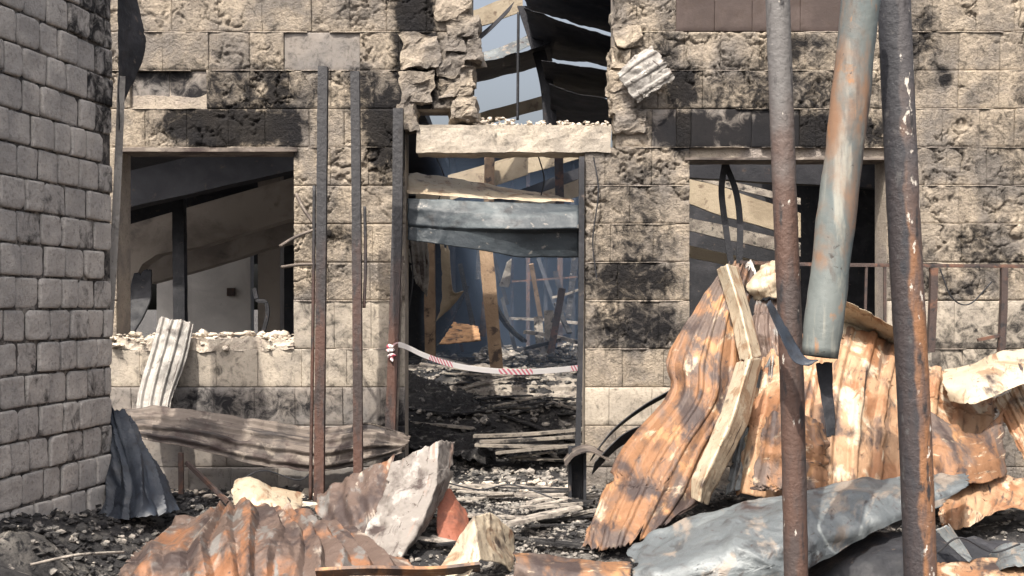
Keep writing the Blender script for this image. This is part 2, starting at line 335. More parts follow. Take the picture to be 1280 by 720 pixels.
for r in range(len(ROWS) - 1):
    y0, y1 = ROWS[r], ROWS[r + 1]
    spec = SPECIAL.get(r, [])
    for s0, s1 in in_open(-30, 1390, y0, y1):
        cuts = sorted([a for a, b, _ in spec if s0 <= a and b <= s1] + [b for a, b, _ in spec if s0 <= a and b <= s1])
        x = s0; edges = [s0]
        fixed = set(cuts)
        nxt = sorted(fixed) + [s1]
        first = random.uniform(22, 55)
        for tgt in nxt:
            inside_special = any(a == edges[-1] and b == tgt for a, b, _ in spec)
            if not inside_special:
                while tgt - edges[-1] > 74:
                    edges.append(edges[-1] + first + random.uniform(-4, 4)); first = random.uniform(46, 58)
                    if tgt - edges[-1] < 24: edges.pop(); break
            if tgt > edges[-1] + .5: edges.append(tgt)
        for a, b in zip(edges[:-1], edges[1:]):
            mid = (a + b) / 2; kind = next((k for p, q, k in spec if p <= mid <= q), None)
            amp, m, proud = random.uniform(.008, .013), M['stone'], random.uniform(-.004, .009)
            if any(p <= mid <= q for p, q in CLEAN.get(r, [])): amp, m = .0035, M['clean']
            elif r >= 11: amp, m = .006, M['smooth'] if mid < 520 else M['stone']
            elif r == 10 and mid > 733: amp, m = .006, M['stone']
            elif mid > 1110 and r >= 8: amp = .009
            if r < 2 and mid < 500: amp *= .8
            if kind: amp, m, proud = .0022, M[kind], -.012 if r != 3 else -.03
            if r in (0, 1) and kind == 'brownpanel': proud = .015
            zz0, zz1 = wz(y1) + G, wz(y0) - G
            if r == 5 and 862 < mid < 1110: zz0 = wz(196)
            stone_block(wx(a) + G * .5, wx(b) - G * .5, zz0, zz1, amp, m, proud=proud, parent=wall, n=30 if 0 < r < 10 and amp > .006 else 10, tilt=random.uniform(.006, .022))
# blocks over the right window down to its lintel (the row is cut short there)
core = MB()
T = .34
def corebox(a, b, y0, y1): core.box(wx(a), wx(b), .032, T, wz(y1), wz(y0))
corebox(-30, 146, 184, 640); corebox(-30, 590, -58, 136); corebox(-30, 506, 136, 184); corebox(367, 506, 184, 436); corebox(146, 506, 436, 640)
corebox(768, 1390, -58, 136); corebox(770, 1390, 136, 184); corebox(731, 862, 184, 640); corebox(862, 1110, 184, 197); corebox(1110, 1390, 184, 640); corebox(862, 1110, 436, 640)
oc = core.build('mortar_core', M['core'], wall)
me = oc.data
# ragged lips of bed mortar that stand proud along the courses
for r in range(1, 11):
    y = ROWS[r]
    for s0, s1 in in_open(-30, 1390, y - 5, y - 1):
        x = s0
        while x < s1 - 12:
            L = min(random.uniform(40, 190), s1 - x)
            if random.random() < .72:
                n_ = max(4, int(L / 4)); V = []; Fc = []
                for i in range(n_ + 1):
                    X = wx(x + L * i / n_); e = min(i, n_ - i, 2) / 2
                    pr = (.016 + .014 * noise.noise((X * 14, r * 3.1, 0))) * (.3 + .7 * e); th = .006 + .004 * noise.noise((X * 11, r * 1.7, 5)); z = wz(y) + .003 * noise.noise((X * 5, r, 2))
                    V += [(X, .03, z - th), (X, -pr, z - th * .6), (X, -pr * .9, z + th * .3), (X, .03, z + th)]
                for i in range(n_):
                    for k in range(3): Fc.append((i * 4 + k, i * 4 + k + 4, i * 4 + k + 5, i * 4 + k + 1))
                build('bed_joint', V, Fc, M['core'], wall, attrs={'soot': [soot_shade_at(v[0], v[2]) * .8 for v in V]})
            x += L + random.uniform(2, 30)
# lintel above the doorway, with broken stones on top
def rough_box(name, x0, x1, y0, y1, z0, z1, m, parent=None, amp=.012, n=(24, 6, 5), seed=1.0, cuts=None):
    V = []; idx = {}
    nx_, ny_, nz_ = n; Fc = []
    def vid(i, j, k):
        key = (i, j, k)
        if key not in idx:
            X, Y_, Z = x0 + (x1 - x0) * i / nx_, y0 + (y1 - y0) * j / ny_, z0 + (z1 - z0) * k / nz_
            d = [amp * fbm(X * 7 + s, Y_ * 7, Z * 7 + seed) for s in (0, 17, 31)]
            idx[key] = len(V); V.append((X + d[0], Y_ + d[1], Z + d[2]))
        return idx[key]
    for i in range(nx_):
        for j in range(ny_):
            Fc.append((vid(i, j, 0), vid(i, j + 1, 0), vid(i + 1, j + 1, 0), vid(i + 1, j, 0))); Fc.append((vid(i, j, nz_), vid(i + 1, j, nz_), vid(i + 1, j + 1, nz_), vid(i, j + 1, nz_)))
    for i in range(nx_):
        for k in range(nz_):
            Fc.append((vid(i, 0, k), vid(i + 1, 0, k), vid(i + 1, 0, k + 1), vid(i, 0, k + 1))); Fc.append((vid(i, ny_, k), vid(i, ny_, k + 1), vid(i + 1, ny_, k + 1), vid(i + 1, ny_, k)))
    for j in range(ny_):
        for k in range(nz_):
            Fc.append((vid(0, j, k), vid(0, j, k + 1), vid(0, j + 1, k + 1), vid(0, j + 1, k))); Fc.append((vid(nx_, j, k), vid(nx_, j + 1, k), vid(nx_, j + 1, k + 1), vid(nx_, j, k + 1)))
    return build(name, V, Fc, m, parent, smooth=False, attrs={'soot': [.26 + .3 * noise.noise((v[0] * 3, v[1] * 3, v[2] * 3)) for v in V]})
rough_box('lintel', wx(521), wx(764), -.025, .31, wz(191), wz(157), M['clean'], wall, .012, (40, 6, 8))
rough_box('steel_angle', wx(152), wx(372), -.03, .3, wz(190), wz(185), M['burntsheet'], wall, .003, (30, 4, 2))
rough_box('steel_angle', wx(856), wx(1116), -.02, .3, wz(200), wz(197.2), M['burntsheet'], wall, .003, (30, 4, 2))
# ragged stone chunks on both sides of the upper opening
for (a, b, y0, y1, pr) in [(545, 585, -8, 22, .03), (560, 596, 18, 46, .02), (556, 582, 44, 66, .04), (580, 602, 50, 76, .03), (548, 580, 68, 96, .02), (575, 592, 84, 108, .03), (550, 588, 100, 124, .01),
                           (560, 596, 122, 150, .02), (502, 548, 44, 88, .03), (500, 540, 90, 132, .03), (498, 520, 132, 160, .01), (768, 796, -4, 34, .01), (771, 800, 36, 60, .03), (766, 790, 62, 88, .02), (764, 788, 90, 112, .01),
                           (766, 800, 108, 140, .0), (770, 806, 140, 170, .02)]:
    rough_box('broken_stone', wx(a), wx(b), -pr - .02, .27, wz(y1), wz(y0), M['stone'], wall, .045, (9, 8, 9), seed=a * .1)
ICO = None
def chunk(mb, c, s, flat=.7):
    global ICO
    if ICO is None:
        bm = bmesh.new(); bmesh.ops.create_icosphere(bm, subdivisions=1, radius=1); bm.verts.ensure_lookup_table()
        ICO = ([v.co.copy() for v in bm.verts], [tuple(v.index for v in f.verts) for f in bm.faces]); bm.free()
    q = Vector((random.gauss(0, 1), random.gauss(0, 1), random.gauss(0, 1))).to_track_quat('Z', 'Y')
    sc = Vector((s * random.uniform(.6, 1.3), s * random.uniform(.5, 1.2), s * random.uniform(.35, .9)))
    V = []
    for v in ICO[0]:
        p = Vector((v.x * sc.x, v.y * sc.y, v.z * sc.z)) * random.uniform(.7, 1.15)
        p = q @ p; V.append((c[0] + p.x, c[1] + p.y, c[2] + p.z * flat))
    mb.add(V, ICO[1], random.random())
mb = MB()
for _ in range(420):
    a = random.uniform(138, 366); chunk(mb, (wx(a), random.uniform(-.04, .36), wz(436) + random.uniform(.0, .12)), .012 + .05 * random.random() ** 2.2, .6)
tag(mb.build('sill_rubble', M['rubble'], wall), kind='stuff')
rough_box('broken_sill', wx(146) + .004, wx(366), -.01, .33, wz(438), wz(424), M['rubble'], wall, .03, (40, 8, 3), seed=3.3)
mb = MB()
for _ in range(160):
    a = random.uniform(585, 764); chunk(mb, (wx(a), random.uniform(-.02, .3), wz(157) + random.uniform(.0, .05) * (1.6 if a < 640 else 1)), random.uniform(.014, .035))
tag(mb.build('lintel_rubble', M['rubble'], wall), kind='stuff')

# ------------------------------------------------------------------ grey block wall at the left
E = Vector((P(141, 0, -1.5).x, -1.5, 0)); U = Vector((-.22, -1.23, 0)).normalized(); N = Vector((-U.y, U.x, 0)); N = N if N.x > 0 else -N
lw = empty('grey_block_wall', (E.x, E.y, 0)); tag(lw, 'grey sooty block wall end standing close at the left edge', 'wall')
BH = .189
LG = [0, .03, .08, .16, .26, .38, .5, .62, .74, .84, .92, .97, 1]
def lw_block(a, b, z0, z1, soot, proud):
    n = 12; V = []; so_ = []; ck = [random.random() ** 2 * 1.6 for _ in range(4)]; sd = random.uniform(0, 90); sk_ = [random.uniform(-.006, .006) for _ in range(4)]
    a += .004 + abs(sk_[0]); b -= .004 + abs(sk_[1]); z0 += .006 + abs(sk_[3]) * .6; z1 -= .006
    for j in range(n + 1):
        for i in range(n + 1):
            u, v = LG[i], LG[j]
            e = min(min(u, 1 - u) * (b - a), min(v, 1 - v) * (z1 - z0))
            cr_ = max(0, 1 - min(u, 1 - u) / .13) * max(0, 1 - min(v, 1 - v) / .13) * ck[(u > .5) * 2 + (v > .5)] * .7
            h = proud + .005 * fbm(a * 9 + u * 2, z0 * 9 + v * 2, sd) - .006 * (1 - min(e / .007, 1)) - .02 * cr_ + sk_[3] * (v - .5)
            aa = a + (b - a) * (u + (.5 - u) * .10 * cr_) ; zz = z0 + (z1 - z0) * (v + (.5 - v) * .12 * cr_) + sk_[2] * (u - .5)
            p = E + U * aa + N * h; V.append((p.x, p.y, zz)); so_.append(soot + .45 * max(0, noise.noise((p.y * 2.2, zz * 2.2, 3))) + .3 * max(0, noise.noise((p.y * 14, zz * 3, 8))) - .1 * v)
    k = n + 1; Fc = [(j * k + i, (j + 1) * k + i, (j + 1) * k + i + 1, j * k + i + 1) for j in range(n) for i in range(n)]
    ring = [i for i in range(k)] + [j * k + n for j in range(1, k)] + [n * k + i for i in range(n - 1, -1, -1)] + [j * k for j in range(n - 1, 0, -1)]
    b0 = len(V)
    for i in ring: p = Vector(V[i]) - N * .06; V.append(tuple(p)); so_.append(so_[i])
    L = len(ring); Fc += [(ring[i], ring[(i + 1) % L], b0 + (i + 1) % L, b0 + i) for i in range(L)]
    build('block', V, Fc, M['block'], lw, smooth=True, attrs={'soot': so_})
for r in range(20):
    z0 = -.12 + r * BH; x = random.choice([-.0, -.0]); first = True
    x = 0.0; wid = random.uniform(.08, .13) if r % 2 else random.uniform(.18, .23)
    while x < 2.0:
        s = .05
        if z0 > 2.35 and x < .2: s = .68
        elif r in (8, 12) and x < .12: s = .5
        elif random.random() < .1: s = .4
        if z0 > 3.0: s += .12
        if not (first and r in (9, 13) ): lw_block(x, x + wid, z0, z0 + BH, s, random.uniform(-.01, .012))
        x += wid; wid = random.uniform(.18, .25); first = False
mb = MB(); a = E - N * .02; 
c = [E - N * .014 + U * .012, E - N * .014 + U * 2.0, E - N * .32 + U * 2.0, E - N * .32 + U * .012]
V = [(p.x, p.y, -.2) for p in c] + [(p.x, p.y, 3.66) for p in c]
mb.add(V, [(3, 2, 1, 0), (4, 5, 6, 7), (0, 1, 5, 4), (1, 2, 6, 5), (2, 3, 7, 6), (3, 0, 4, 7)])
mb.build('mortar_core', M['dmortar'], lw)

# ------------------------------------------------------------------ sheet metal
def sheet(name, label, cat, rows, m, nu=40, nv=40, ribs=None, crumple=(.01, 4), ragged=.02, thick=.003, group=None, parent=None, holes=0.0, lin=False, fine=.004):
    """rows of (px, py, Y) control points; ribs = (count, height, 'u' or 'v', sharp)"""
    cp = np.array([[tuple(P(*q)) for q in r] for r in rows])
    sd = random.uniform(0, 60); nu = int(nu * 1.7); nv = int(nv * 1.7)
    us = np.linspace(0, 1, nu + 1); vs = np.linspace(0, 1, nv + 1)
    def tear(t, q): return ragged * (.5 + fbm(t * 6, sd, q) + .45 * noise.noise((t * 31, sd, q)) + 2.2 * ss(.45, .6, noise.noise((t * 13, sd, q + 5))))
    lo = np.array([tear(v, 1) for v in vs]); hi = np.array([1 - tear(v, 2) for v in vs])
    vlo = np.array([tear(u, 3) for u in us]); vhi = np.array([1 - tear(u, 4) for u in us])
    UU = lo[:, None] + (hi - lo)[:, None] * us[None]; VV = vlo[None] + (vhi - vlo)[None] * vs[:, None]
    UU = np.clip(UU, 0, 1); VV = np.clip(VV, 0, 1)
    cf = (lambda p, t: np.stack([np.interp(t * (len(p) - 1), np.arange(len(p)), p.reshape(len(p), -1)[:, q]) for q in range(p.reshape(len(p), -1).shape[1])], 1).reshape((len(t),) + p.shape[1:])) if lin else cr
    fine_v = cf(cp, np.linspace(0, 1, 81))
    fine_ = cf(fine_v.transpose(1, 0, 2), np.linspace(0, 1, 81)).transpose(1, 0, 2)   # (81 v, 81 u, 3)
    fu, fv = UU * 80, VV * 80; iu = np.clip(fu.astype(int), 0, 79); iv = np.clip(fv.astype(int), 0, 79); tu = (fu - iu)[..., None]; tv = (fv - iv)[..., None]
    pt = (fine_[iv, iu] * (1 - tu) + fine_[iv, iu + 1] * tu) * (1 - tv) + (fine_[iv + 1, iu] * (1 - tu) + fine_[iv + 1, iu + 1] * tu) * tv
    du = np.gradient(pt, axis=1); dv = np.gradient(pt, axis=0)
    nn = np.cross(du, dv); nn /= np.linalg.norm(nn, axis=2, keepdims=True) + 1e-9
    if nn[..., 1].mean() > 0: nn = -nn
    h = np.zeros(UU.shape)
    if ribs:
        t = (UU if ribs[2] == 'u' else VV) * ribs[0]; ph = t % 1.0
        if len(ribs) > 3 and ribs[3] == 2:
            wv_ = np.array([[noise.noise((a_ * 5 + sd, b_ * 1.5, 3)) for a_, b_ in zip(ra_, rb_)] for ra_, rb_ in zip(UU, VV)])
            t = t + 1.1 * wv_; ph = t % 1.0; am = np.random.default_rng(int(sd * 99)).uniform(.15, 1.2, 64)[np.clip(t.astype(int) + 8, 0, 63)]
            prof = am * np.where(ph < .7, ph / .7, (1 - ph) / .3)
        else: prof = np.clip(np.minimum(ph - .3, .7 - ph) / .10, 0, 1) if len(ribs) > 3 and ribs[3] else .5 + .5 * np.cos(2 * math.pi * ph)
        h += ribs[1] * prof
    if crumple[0]:
        rs = np.random.default_rng(int(sd * 1000)); K = 5
        warp = np.array([[(noise.noise((q[0] * 1.7 + sd, q[1] * 1.7, q[2] * 1.7)), noise.noise((q[0] * 7, q[1] * 7 + sd, q[2] * 7)), noise.noise((q[0] * 21, q[1] * 21 + sd, q[2] * 21))) for q in r_] for r_ in pt])
        for i in range(K):                                         # creases: folded triangle waves in random directions
            dr = rs.normal(size=3); dr /= np.linalg.norm(dr); f = crumple[1] * .45 * (1 + .75 * i)
            ph = pt @ dr * f + rs.uniform(0, 9) + warp[..., 0] * (1.4 + .5 * i) + warp[..., 1] * .22
            mask = np.clip(.5 + 1.6 * np.roll(warp[..., 0], i * 7, 0) + .4 * warp[..., 1], 0, 1)
            h += crumple[0] * 1.5 / (1 + .8 * i) * (2 * np.abs(ph % 1.0 - .5) - .5) * mask
        cf_ = crumple[1] * 1.5
        foil = np.array([[noise.voronoi((q[0] * cf_ + sd, q[1] * cf_, q[2] * cf_))[0][0] + .5 * noise.voronoi((q[0] * cf_ * 2.7, q[1] * cf_ * 2.7 + sd, q[2] * cf_ * 2.7))[0][0] for q in r_] for r_ in pt])
        h += crumple[0] * 1.3 * foil * np.clip(.55 + 1.5 * warp[..., 0], .1, 1)
        h += crumple[0] * .25 * warp[..., 1] + fine * .5 * warp[..., 2]
    pt = pt + nn * h[..., None]
    V = pt.reshape(-1, 3); k = nu + 1
    Fc = []
    for j in range(nv):
        for i in range(nu):
            if holes and noise.noise((UU[j, i] * 7 + sd, VV[j, i] * 7, 2)) > 1 - holes: continue
            Fc.append((j * k + i, j * k + i + 1, (j + 1) * k + i + 1, (j + 1) * k + i))
    uv = np.stack([UU.ravel(), VV.ravel()], 1)
    o = build(name, V, Fc, m, parent, smooth=crumple[0] < .028, uv=uv)
    md = o.modifiers.new('thickness', 'SOLIDIFY'); md.thickness = thick; md.offset = 0
    if label: tag(o, label, cat, group)
    return o

# right hand heap ----------------------------------------------------------
sheet('rusted_roof_sheet', 'huge rust-orange sheet sweeping down from the right window to the ground', 'metal sheet',
      [[(906, 332, -.45), (924, 325, -.5), (942, 338, -.45)], [(868, 388, -.7), (902, 392, -.85), (936, 395, -.7)], [(833, 448, -.9), (888, 452, -1.1), (944, 448, -.9)], [(834, 492, -1.0), (882, 502, -1.25), (930, 505, -1.1)],
       [(785, 550, -1.2), (842, 562, -1.5), (905, 560, -1.35)], [(752, 615, -1.55), (812, 618, -1.75), (882, 622, -1.6)], [(722, 698, -2.0), (782, 688, -2.05), (852, 645, -1.8)]], M['rustsheet'], 60, 84, (6, .016, 'u', 1), (.012, 2.6), .03, fine=.004)
sheet('cream_flashing', 'upper cream folded strip along the edge of the huge rusty sheet', 'metal strip', [[(896, 336, -.62), (908, 330, -.78), (922, 333, -.6)], [(912, 390, -.85), (926, 388, -1.0), (938, 390, -.82)], [(925, 452, -1.15), (940, 450, -1.28), (952, 446, -1.1)]], M['cream'], 18, 40, None, (.004, 3), .015, lin=True, fine=.002)
sheet('cream_flashing', 'lower cream folded strip slanting down to the left of the tall tubes', 'metal strip', [[(922, 450, -1.2), (938, 446, -1.38), (953, 448, -1.2)], [(900, 520, -1.45), (915, 524, -1.62), (936, 530, -1.45)], [(866, 596, -1.75), (878, 604, -1.9), (892, 612, -1.75)], [(864, 622, -1.8), (874, 628, -1.9), (884, 632, -1.8)]], M['cream'], 18, 46, None, (.005, 3), .02, lin=True, fine=.002)
sheet('ribbed_sheet', 'wide ribbed pale and rusty sheet in the middle of the right heap', 'metal sheet',
      [[(952, 428, -.75), (1018, 418, -.8), (1078, 412, -.85), (1130, 438, -.85), (1185, 468, -.85), (1250, 500, -.9)], [(940, 490, -1.0), (1002, 480, -1.2), (1062, 474, -1.25), (1118, 496, -1.2), (1180, 516, -1.1), (1250, 532, -1.05)],
       [(925, 556, -1.15), (990, 552, -1.45), (1052, 548, -1.55), (1112, 556, -1.45), (1176, 566, -1.3), (1250, 568, -1.2)], [(915, 622, -1.3), (985, 632, -1.6), (1050, 628, -1.75), (1110, 622, -1.65), (1175, 618, -1.5), (1248, 615, -1.4)]], M['rustsheet2'], 130, 50, (10, .03, 'u', 1), (.02, 2.2), .03, fine=.004)
sheet('rust_plate', 'flat red-brown buckled plate in front of the ribbed sheet below the curled cream sheet', 'metal sheet', [[(1150, 505, -1.25), (1188, 528, -1.35), (1222, 542, -1.3), (1254, 510, -1.2)], [(1148, 550, -1.45), (1190, 565, -1.6), (1225, 570, -1.55), (1256, 558, -1.35)], [(1150, 602, -1.6), (1190, 606, -1.75), (1228, 604, -1.7), (1256, 598, -1.5)]], M['rustsheet'], 40, 34, None, (.02, 3), .04, fine=.004)
sheet('brown_plate', 'dark brown buckled plate between the flaking tube and the ribbed sheet', 'metal sheet', [[(958, 520, -1.5), (992, 512, -1.6), (1030, 530, -1.6)], [(948, 562, -1.65), (990, 560, -1.8), (1036, 572, -1.75)], [(935, 612, -1.75), (985, 618, -1.9), (1040, 618, -1.85)]], M['rustsheet'], 34, 30, (3, .012, 'u', 1), (.018, 3), .05, fine=.004)
sheet('bent_roof_sheet', 'pale bent sheet below the right window sloping down toward the peeling tube', 'metal sheet', [[(1046, 368, -1.15), (1085, 388, -1.15), (1150, 424, -1.15)], [(1046, 398, -.78), (1085, 414, -.78), (1150, 446, -.78)], [(1042, 418, -.95), (1080, 440, -1.0), (1150, 480, -1.0)]], M['cream'], 40, 20, None, (.014, 5), .03, lin=True)
sheet('curled_cream_sheet', 'curled cream sheet turned up at the right edge of the heap', 'metal sheet', [[(1178, 462, -.9), (1210, 458, -1.0), (1250, 440, -1.05), (1300, 436, -1.0)], [(1178, 480, -1.2), (1212, 480, -1.3), (1255, 470, -1.3), (1300, 458, -1.25)], [(1186, 502, -1.25), (1215, 506, -1.45), (1262, 488, -1.4), (1300, 470, -1.4)]], M['cream'], 36, 24, None, (.009, 2.5), .03, fine=.003)
sheet('ribbed_offcut', 'ribbed orange sheet fragment under the curled cream sheet', 'metal sheet', [[(1240, 500, -1.0), (1300, 465, -1.0)], [(1262, 545, -1.2), (1320, 500, -1.2)], [(1285, 585, -1.3), (1340, 550, -1.3)]], M['rustsheet2'], 40, 24, (6, .015, 'u', 1), (.006, 4), .03)
sheet('grey_blue_sheet', 'crumpled blue-grey sheet lying across the foot of the right heap', 'metal sheet',
      [[(782, 692, -2.1), (860, 652, -2.05), (950, 625, -2.0), (1050, 605, -1.95), (1130, 598, -1.9), (1212, 592, -1.85)], [(790, 706, -2.4), (870, 682, -2.45), (960, 655, -2.45), (1055, 632, -2.35), (1130, 618, -2.2), (1214, 604, -2.05)],
       [(785, 722, -2.55), (880, 705, -2.65), (965, 690, -2.65), (1050, 664, -2.55), (1110, 644, -2.4), (1190, 622, -2.15)], [(790, 750, -2.6), (890, 745, -2.7), (950, 735, -2.7), (1030, 700, -2.6), (1100, 660, -2.45), (1180, 632, -2.2)]], M['greysheet'], 110, 60, None, (.022, 2.6), .02, fine=.006)
sheet('rust_skirt_sheet', 'orange sheet drooping at the lower right below the ribbed sheet', 'metal sheet', [[(1165, 598, -1.45), (1215, 590, -1.45), (1262, 600, -1.4), (1320, 610, -1.4)], [(1172, 630, -1.6), (1218, 622, -1.7), (1265, 625, -1.65), (1320, 630, -1.6)], [(1180, 668, -1.75), (1215, 660, -1.9), (1250, 640, -1.8), (1320, 640, -1.75)]], M['rustsheet2'], 44, 26, (8, .01, 'u'), (.02, 4), .03)
sheet('dark_hollow_sheet', 'black sheet standing in for dark hollows under the blue-grey sheet near the peeling tube', 'metal sheet', [[(1020, 700, -2.3), (1100, 668, -2.3), (1215, 672, -2.2), (1320, 688, -2.1)], [(1000, 730, -2.4), (1100, 700, -2.55), (1215, 700, -2.45), (1320, 710, -2.3)], [(980, 770, -2.5), (1100, 760, -2.7), (1215, 760, -2.6), (1320, 760, -2.5)]], M['black'], 50, 26, None, (.03, 3), .02)  # black sheet added to paint the shaded hollows under the heap
sheet('grey_offcut', 'narrow grey sheet fragment right of the peeling tube base', 'metal sheet', [[(1168, 662, -2.6), (1186, 654, -2.6)], [(1190, 685, -2.62), (1204, 680, -2.6)], [(1212, 704, -2.65), (1216, 700, -2.62)]], M['greysheet'], 10, 16, None, (.006, 6), .03)
sheet('grey_offcut', 'grey curved sheet piece in the bottom right corner', 'metal sheet', [[(1236, 700, -2.4), (1255, 682, -2.5), (1330, 676, -2.4)], [(1240, 725, -2.6), (1262, 712, -2.8), (1330, 705, -2.7)]], M['greysheet'], 24, 16, None, (.012, 5), .03)
sheet('rusty_offcut', 'flat pale rusty piece along the bottom right', 'metal sheet', [[(1160, 706, -2.6), (1220, 700, -2.6), (1330, 690, -2.55)], [(1150, 740, -2.9), (1220, 735, -2.9), (1330, 730, -2.85)]], M['rustsheet2'], 30, 12, None, (.015, 4), .03)
sheet('grey_ribbed_strip', 'grey ribbed sheet edge standing between the cream strips and the first tube', 'metal sheet', [[(930, 500, -1.0), (955, 455, -.95), (968, 440, -.95)], [(915, 570, -1.2), (940, 560, -1.2), (960, 540, -1.2)], [(905, 620, -1.35), (930, 615, -1.35), (958, 610, -1.35)]], M['greysheet'], 24, 30, (3, .015, 'u', 1), (.01, 4), .03)
sheet('cream_flap', 'pale crumpled flap at the top of the right heap beside the first tube', 'metal sheet', [[(938, 352, -.5), (958, 330, -.5), (978, 322, -.5)], [(935, 364, -.62), (955, 352, -.7), (976, 345, -.65)], [(948, 375, -.6), (962, 372, -.7), (978, 378, -.65)]], M['cream'], 16, 16, None, (.015, 8), .04)
sheet('brown_flap', 'brown torn sheet hanging under the pale flap beside the first tube', 'metal sheet', [[(945, 376, -.62), (978, 372, -.62)], [(938, 412, -.75), (978, 412, -.8)], [(948, 455, -.85), (980, 460, -.9)]], M['crumple'], 20, 24, (3, .012, 'u', 1), (.014, 6), .04)
sheet('grey_flap', 'small grey torn flap at the peak of the huge rusty sheet', 'metal sheet', [[(922, 338, -.42), (940, 324, -.42)], [(930, 362, -.5), (946, 345, -.5)], [(926, 385, -.5), (942, 372, -.5)]], M['zinc'], 12, 16, None, (.012, 8), .05)
# black bent strips at the foot of the heap
def strip(name, label, cat, pts, wv, m, n=30, thick=.006, parent=None, group=None, twist=0.0):
    p = dens([P(*q) for q in pts], n); V = []; Fc = []
    wv = Vector(wv)
    for i, q in enumerate(p):
        a = twist * i / (n - 1); q = Vector(q); d = Vector(p[min(i + 1, n - 1)] - p[max(i - 1, 0)]).normalized()
        from mathutils import Quaternion
        ww = Quaternion(d, a) @ wv
        nrm = d.cross(ww).normalized() * thick / 2
        V += [q + ww / 2 + nrm, q - ww / 2 + nrm, q - ww / 2 - nrm, q + ww / 2 - nrm]
    for i in range(n - 1):
        for k in range(4): Fc.append((i * 4 + k, i * 4 + (k + 1) % 4, (i + 1) * 4 + (k + 1) % 4, (i + 1) * 4 + k))
    Fc += [(3, 2, 1, 0), tuple(range(n * 4 - 4, n * 4))]
    u = [(i // 4 / (n - 1), (i % 4 in (0, 3)) * 1.0) for i in range(4 * n)]
    o = build(name, V, Fc, m, parent, smooth=False, uv=u)
    if label: tag(o, label, cat, group)
    return o
strip('bent_black_strip', 'upper black bent strip curving beside the huge rusty sheet', 'metal strip', [(838, 490, -.75), (800, 512, -.8), (765, 540, -.85), (740, 572, -.95)], (.02, -.05, .05), M['black'])
strip('bent_black_strip', 'lower wide black bent strip curving beside the huge rusty sheet', 'metal strip', [(840, 528, -.8), (805, 538, -.85), (775, 552, -.95), (742, 585, -1.05)], (.02, -.08, .10), M['black'])
ch = empty('steel_channel_stub', P(722, 648, -.95)); tag(ch, 'short black steel channel stub with a curved cap right of the doorway foot', 'steel stub')
mb = MB(); b0 = P(711, 648, -1.0); b1 = P(733, 560, -1.0)
for (xa, xb, ya, yb) in ((b0.x, b0.x + .02, -1.0, -.86), (b1.x - .02, b1.x, -1.0, -.86), (b0.x + .02, b1.x - .02, -.88, -.86)): mb.box(xa, xb, ya, yb, -.02, b1.z)
mb.build('channel', M['black'], ch)
strip('curved_cap', None, None, [(706, 578, -1.02), (718, 565, -1.02), (738, 561, -1.0), (760, 572, -.98)], (.0, .22, .02), M['burntsheet'], parent=ch, thick=.01)

# lower left heap ----------------------------------------------------------
sheet('crumpled_rusty_sheet', 'big crumpled brown rusty sheet with fanned ridges in the lower left foreground', 'metal sheet',
      [[(205, 668, -1.75), (252, 646, -1.6), (300, 633, -1.55), (350, 638, -1.55), (402, 652, -1.65), (470, 690, -1.85)], [(176, 690, -2.1), (236, 668, -2.0), (300, 653, -1.95), (362, 660, -1.95), (428, 680, -2.05), (505, 704, -2.15)],
       [(156, 714, -2.45), (222, 700, -2.45), (300, 688, -2.4), (372, 692, -2.4), (450, 708, -2.4), (535, 720, -2.4)], [(140, 780, -2.75), (215, 775, -2.9), (300, 770, -2.95), (380, 770, -2.95), (460, 770, -2.85), (560, 770, -2.7)]], M['crumple'], 130, 70, (13, .052, 'u', 2), (.03, 3.4), .03, fine=.008)
sheet('ashen_folded_sheet', 'ash-white upright folded sheet standing left of the doorway foot', 'metal sheet', [[(490, 578, -1.45), (520, 562, -1.5), (548, 549, -1.5), (568, 552, -1.2)], [(478, 620, -1.62), (505, 612, -1.68), (546, 606, -1.7), (566, 592, -1.35)], [(458, 660, -1.8), (482, 662, -1.88), (528, 652, -1.9), (552, 626, -1.5)], [(442, 696, -2.0), (462, 704, -2.05), (500, 698, -2.1), (530, 664, -1.7)]], M['ashsheet'], 70, 80, None, (.014, 9), .03, lin=True, fine=.012)
sheet('rusty_side_sheet', 'rusty grey sheet leaning against the ash-white folded sheet', 'metal sheet', [[(398, 622, -1.25), (440, 596, -1.3), (498, 570, -1.3)], [(400, 650, -1.5), (440, 632, -1.55), (490, 610, -1.55)], [(415, 680, -1.75), (452, 675, -1.8), (476, 660, -1.75)]], M['crumple'], 40, 30, (4, .02, 'u'), (.02, 5), .03)
sheet('long_corrugated_sheet', 'long burnt corrugated sheet bowed across the foot of the left wall', 'metal sheet',
      [[(150, 516, -.35), (230, 512, -.3), (320, 525, -.3), (400, 535, -.25), (460, 532, -.25), (512, 552, -.25)], [(156, 532, -.55), (235, 535, -.6), (320, 552, -.55), (400, 560, -.5), (460, 552, -.5), (510, 560, -.4)], [(165, 548, -.7), (240, 562, -.75), (320, 582, -.7), (400, 590, -.6), (460, 578, -.55), (505, 566, -.5)]], M['burntsheet'], 90, 44, (4, .035, 'v', 1), (.015, 3), .02)
sheet('leaning_corrugated_sheet', 'pale corrugated sheet leaning on the rubble sill of the left window', 'metal sheet', [[(200, 396, -.02), (222, 399, -.04), (243, 403, -.02)], [(186, 445, -.14), (208, 448, -.16), (233, 452, -.14)], [(172, 492, -.24), (195, 500, -.27), (215, 500, -.24)], [(170, 528, -.3), (192, 534, -.34), (212, 530, -.3)]], M['zinc'], 36, 40, (4, .022, 'u', 1), (.012, 6), .02)
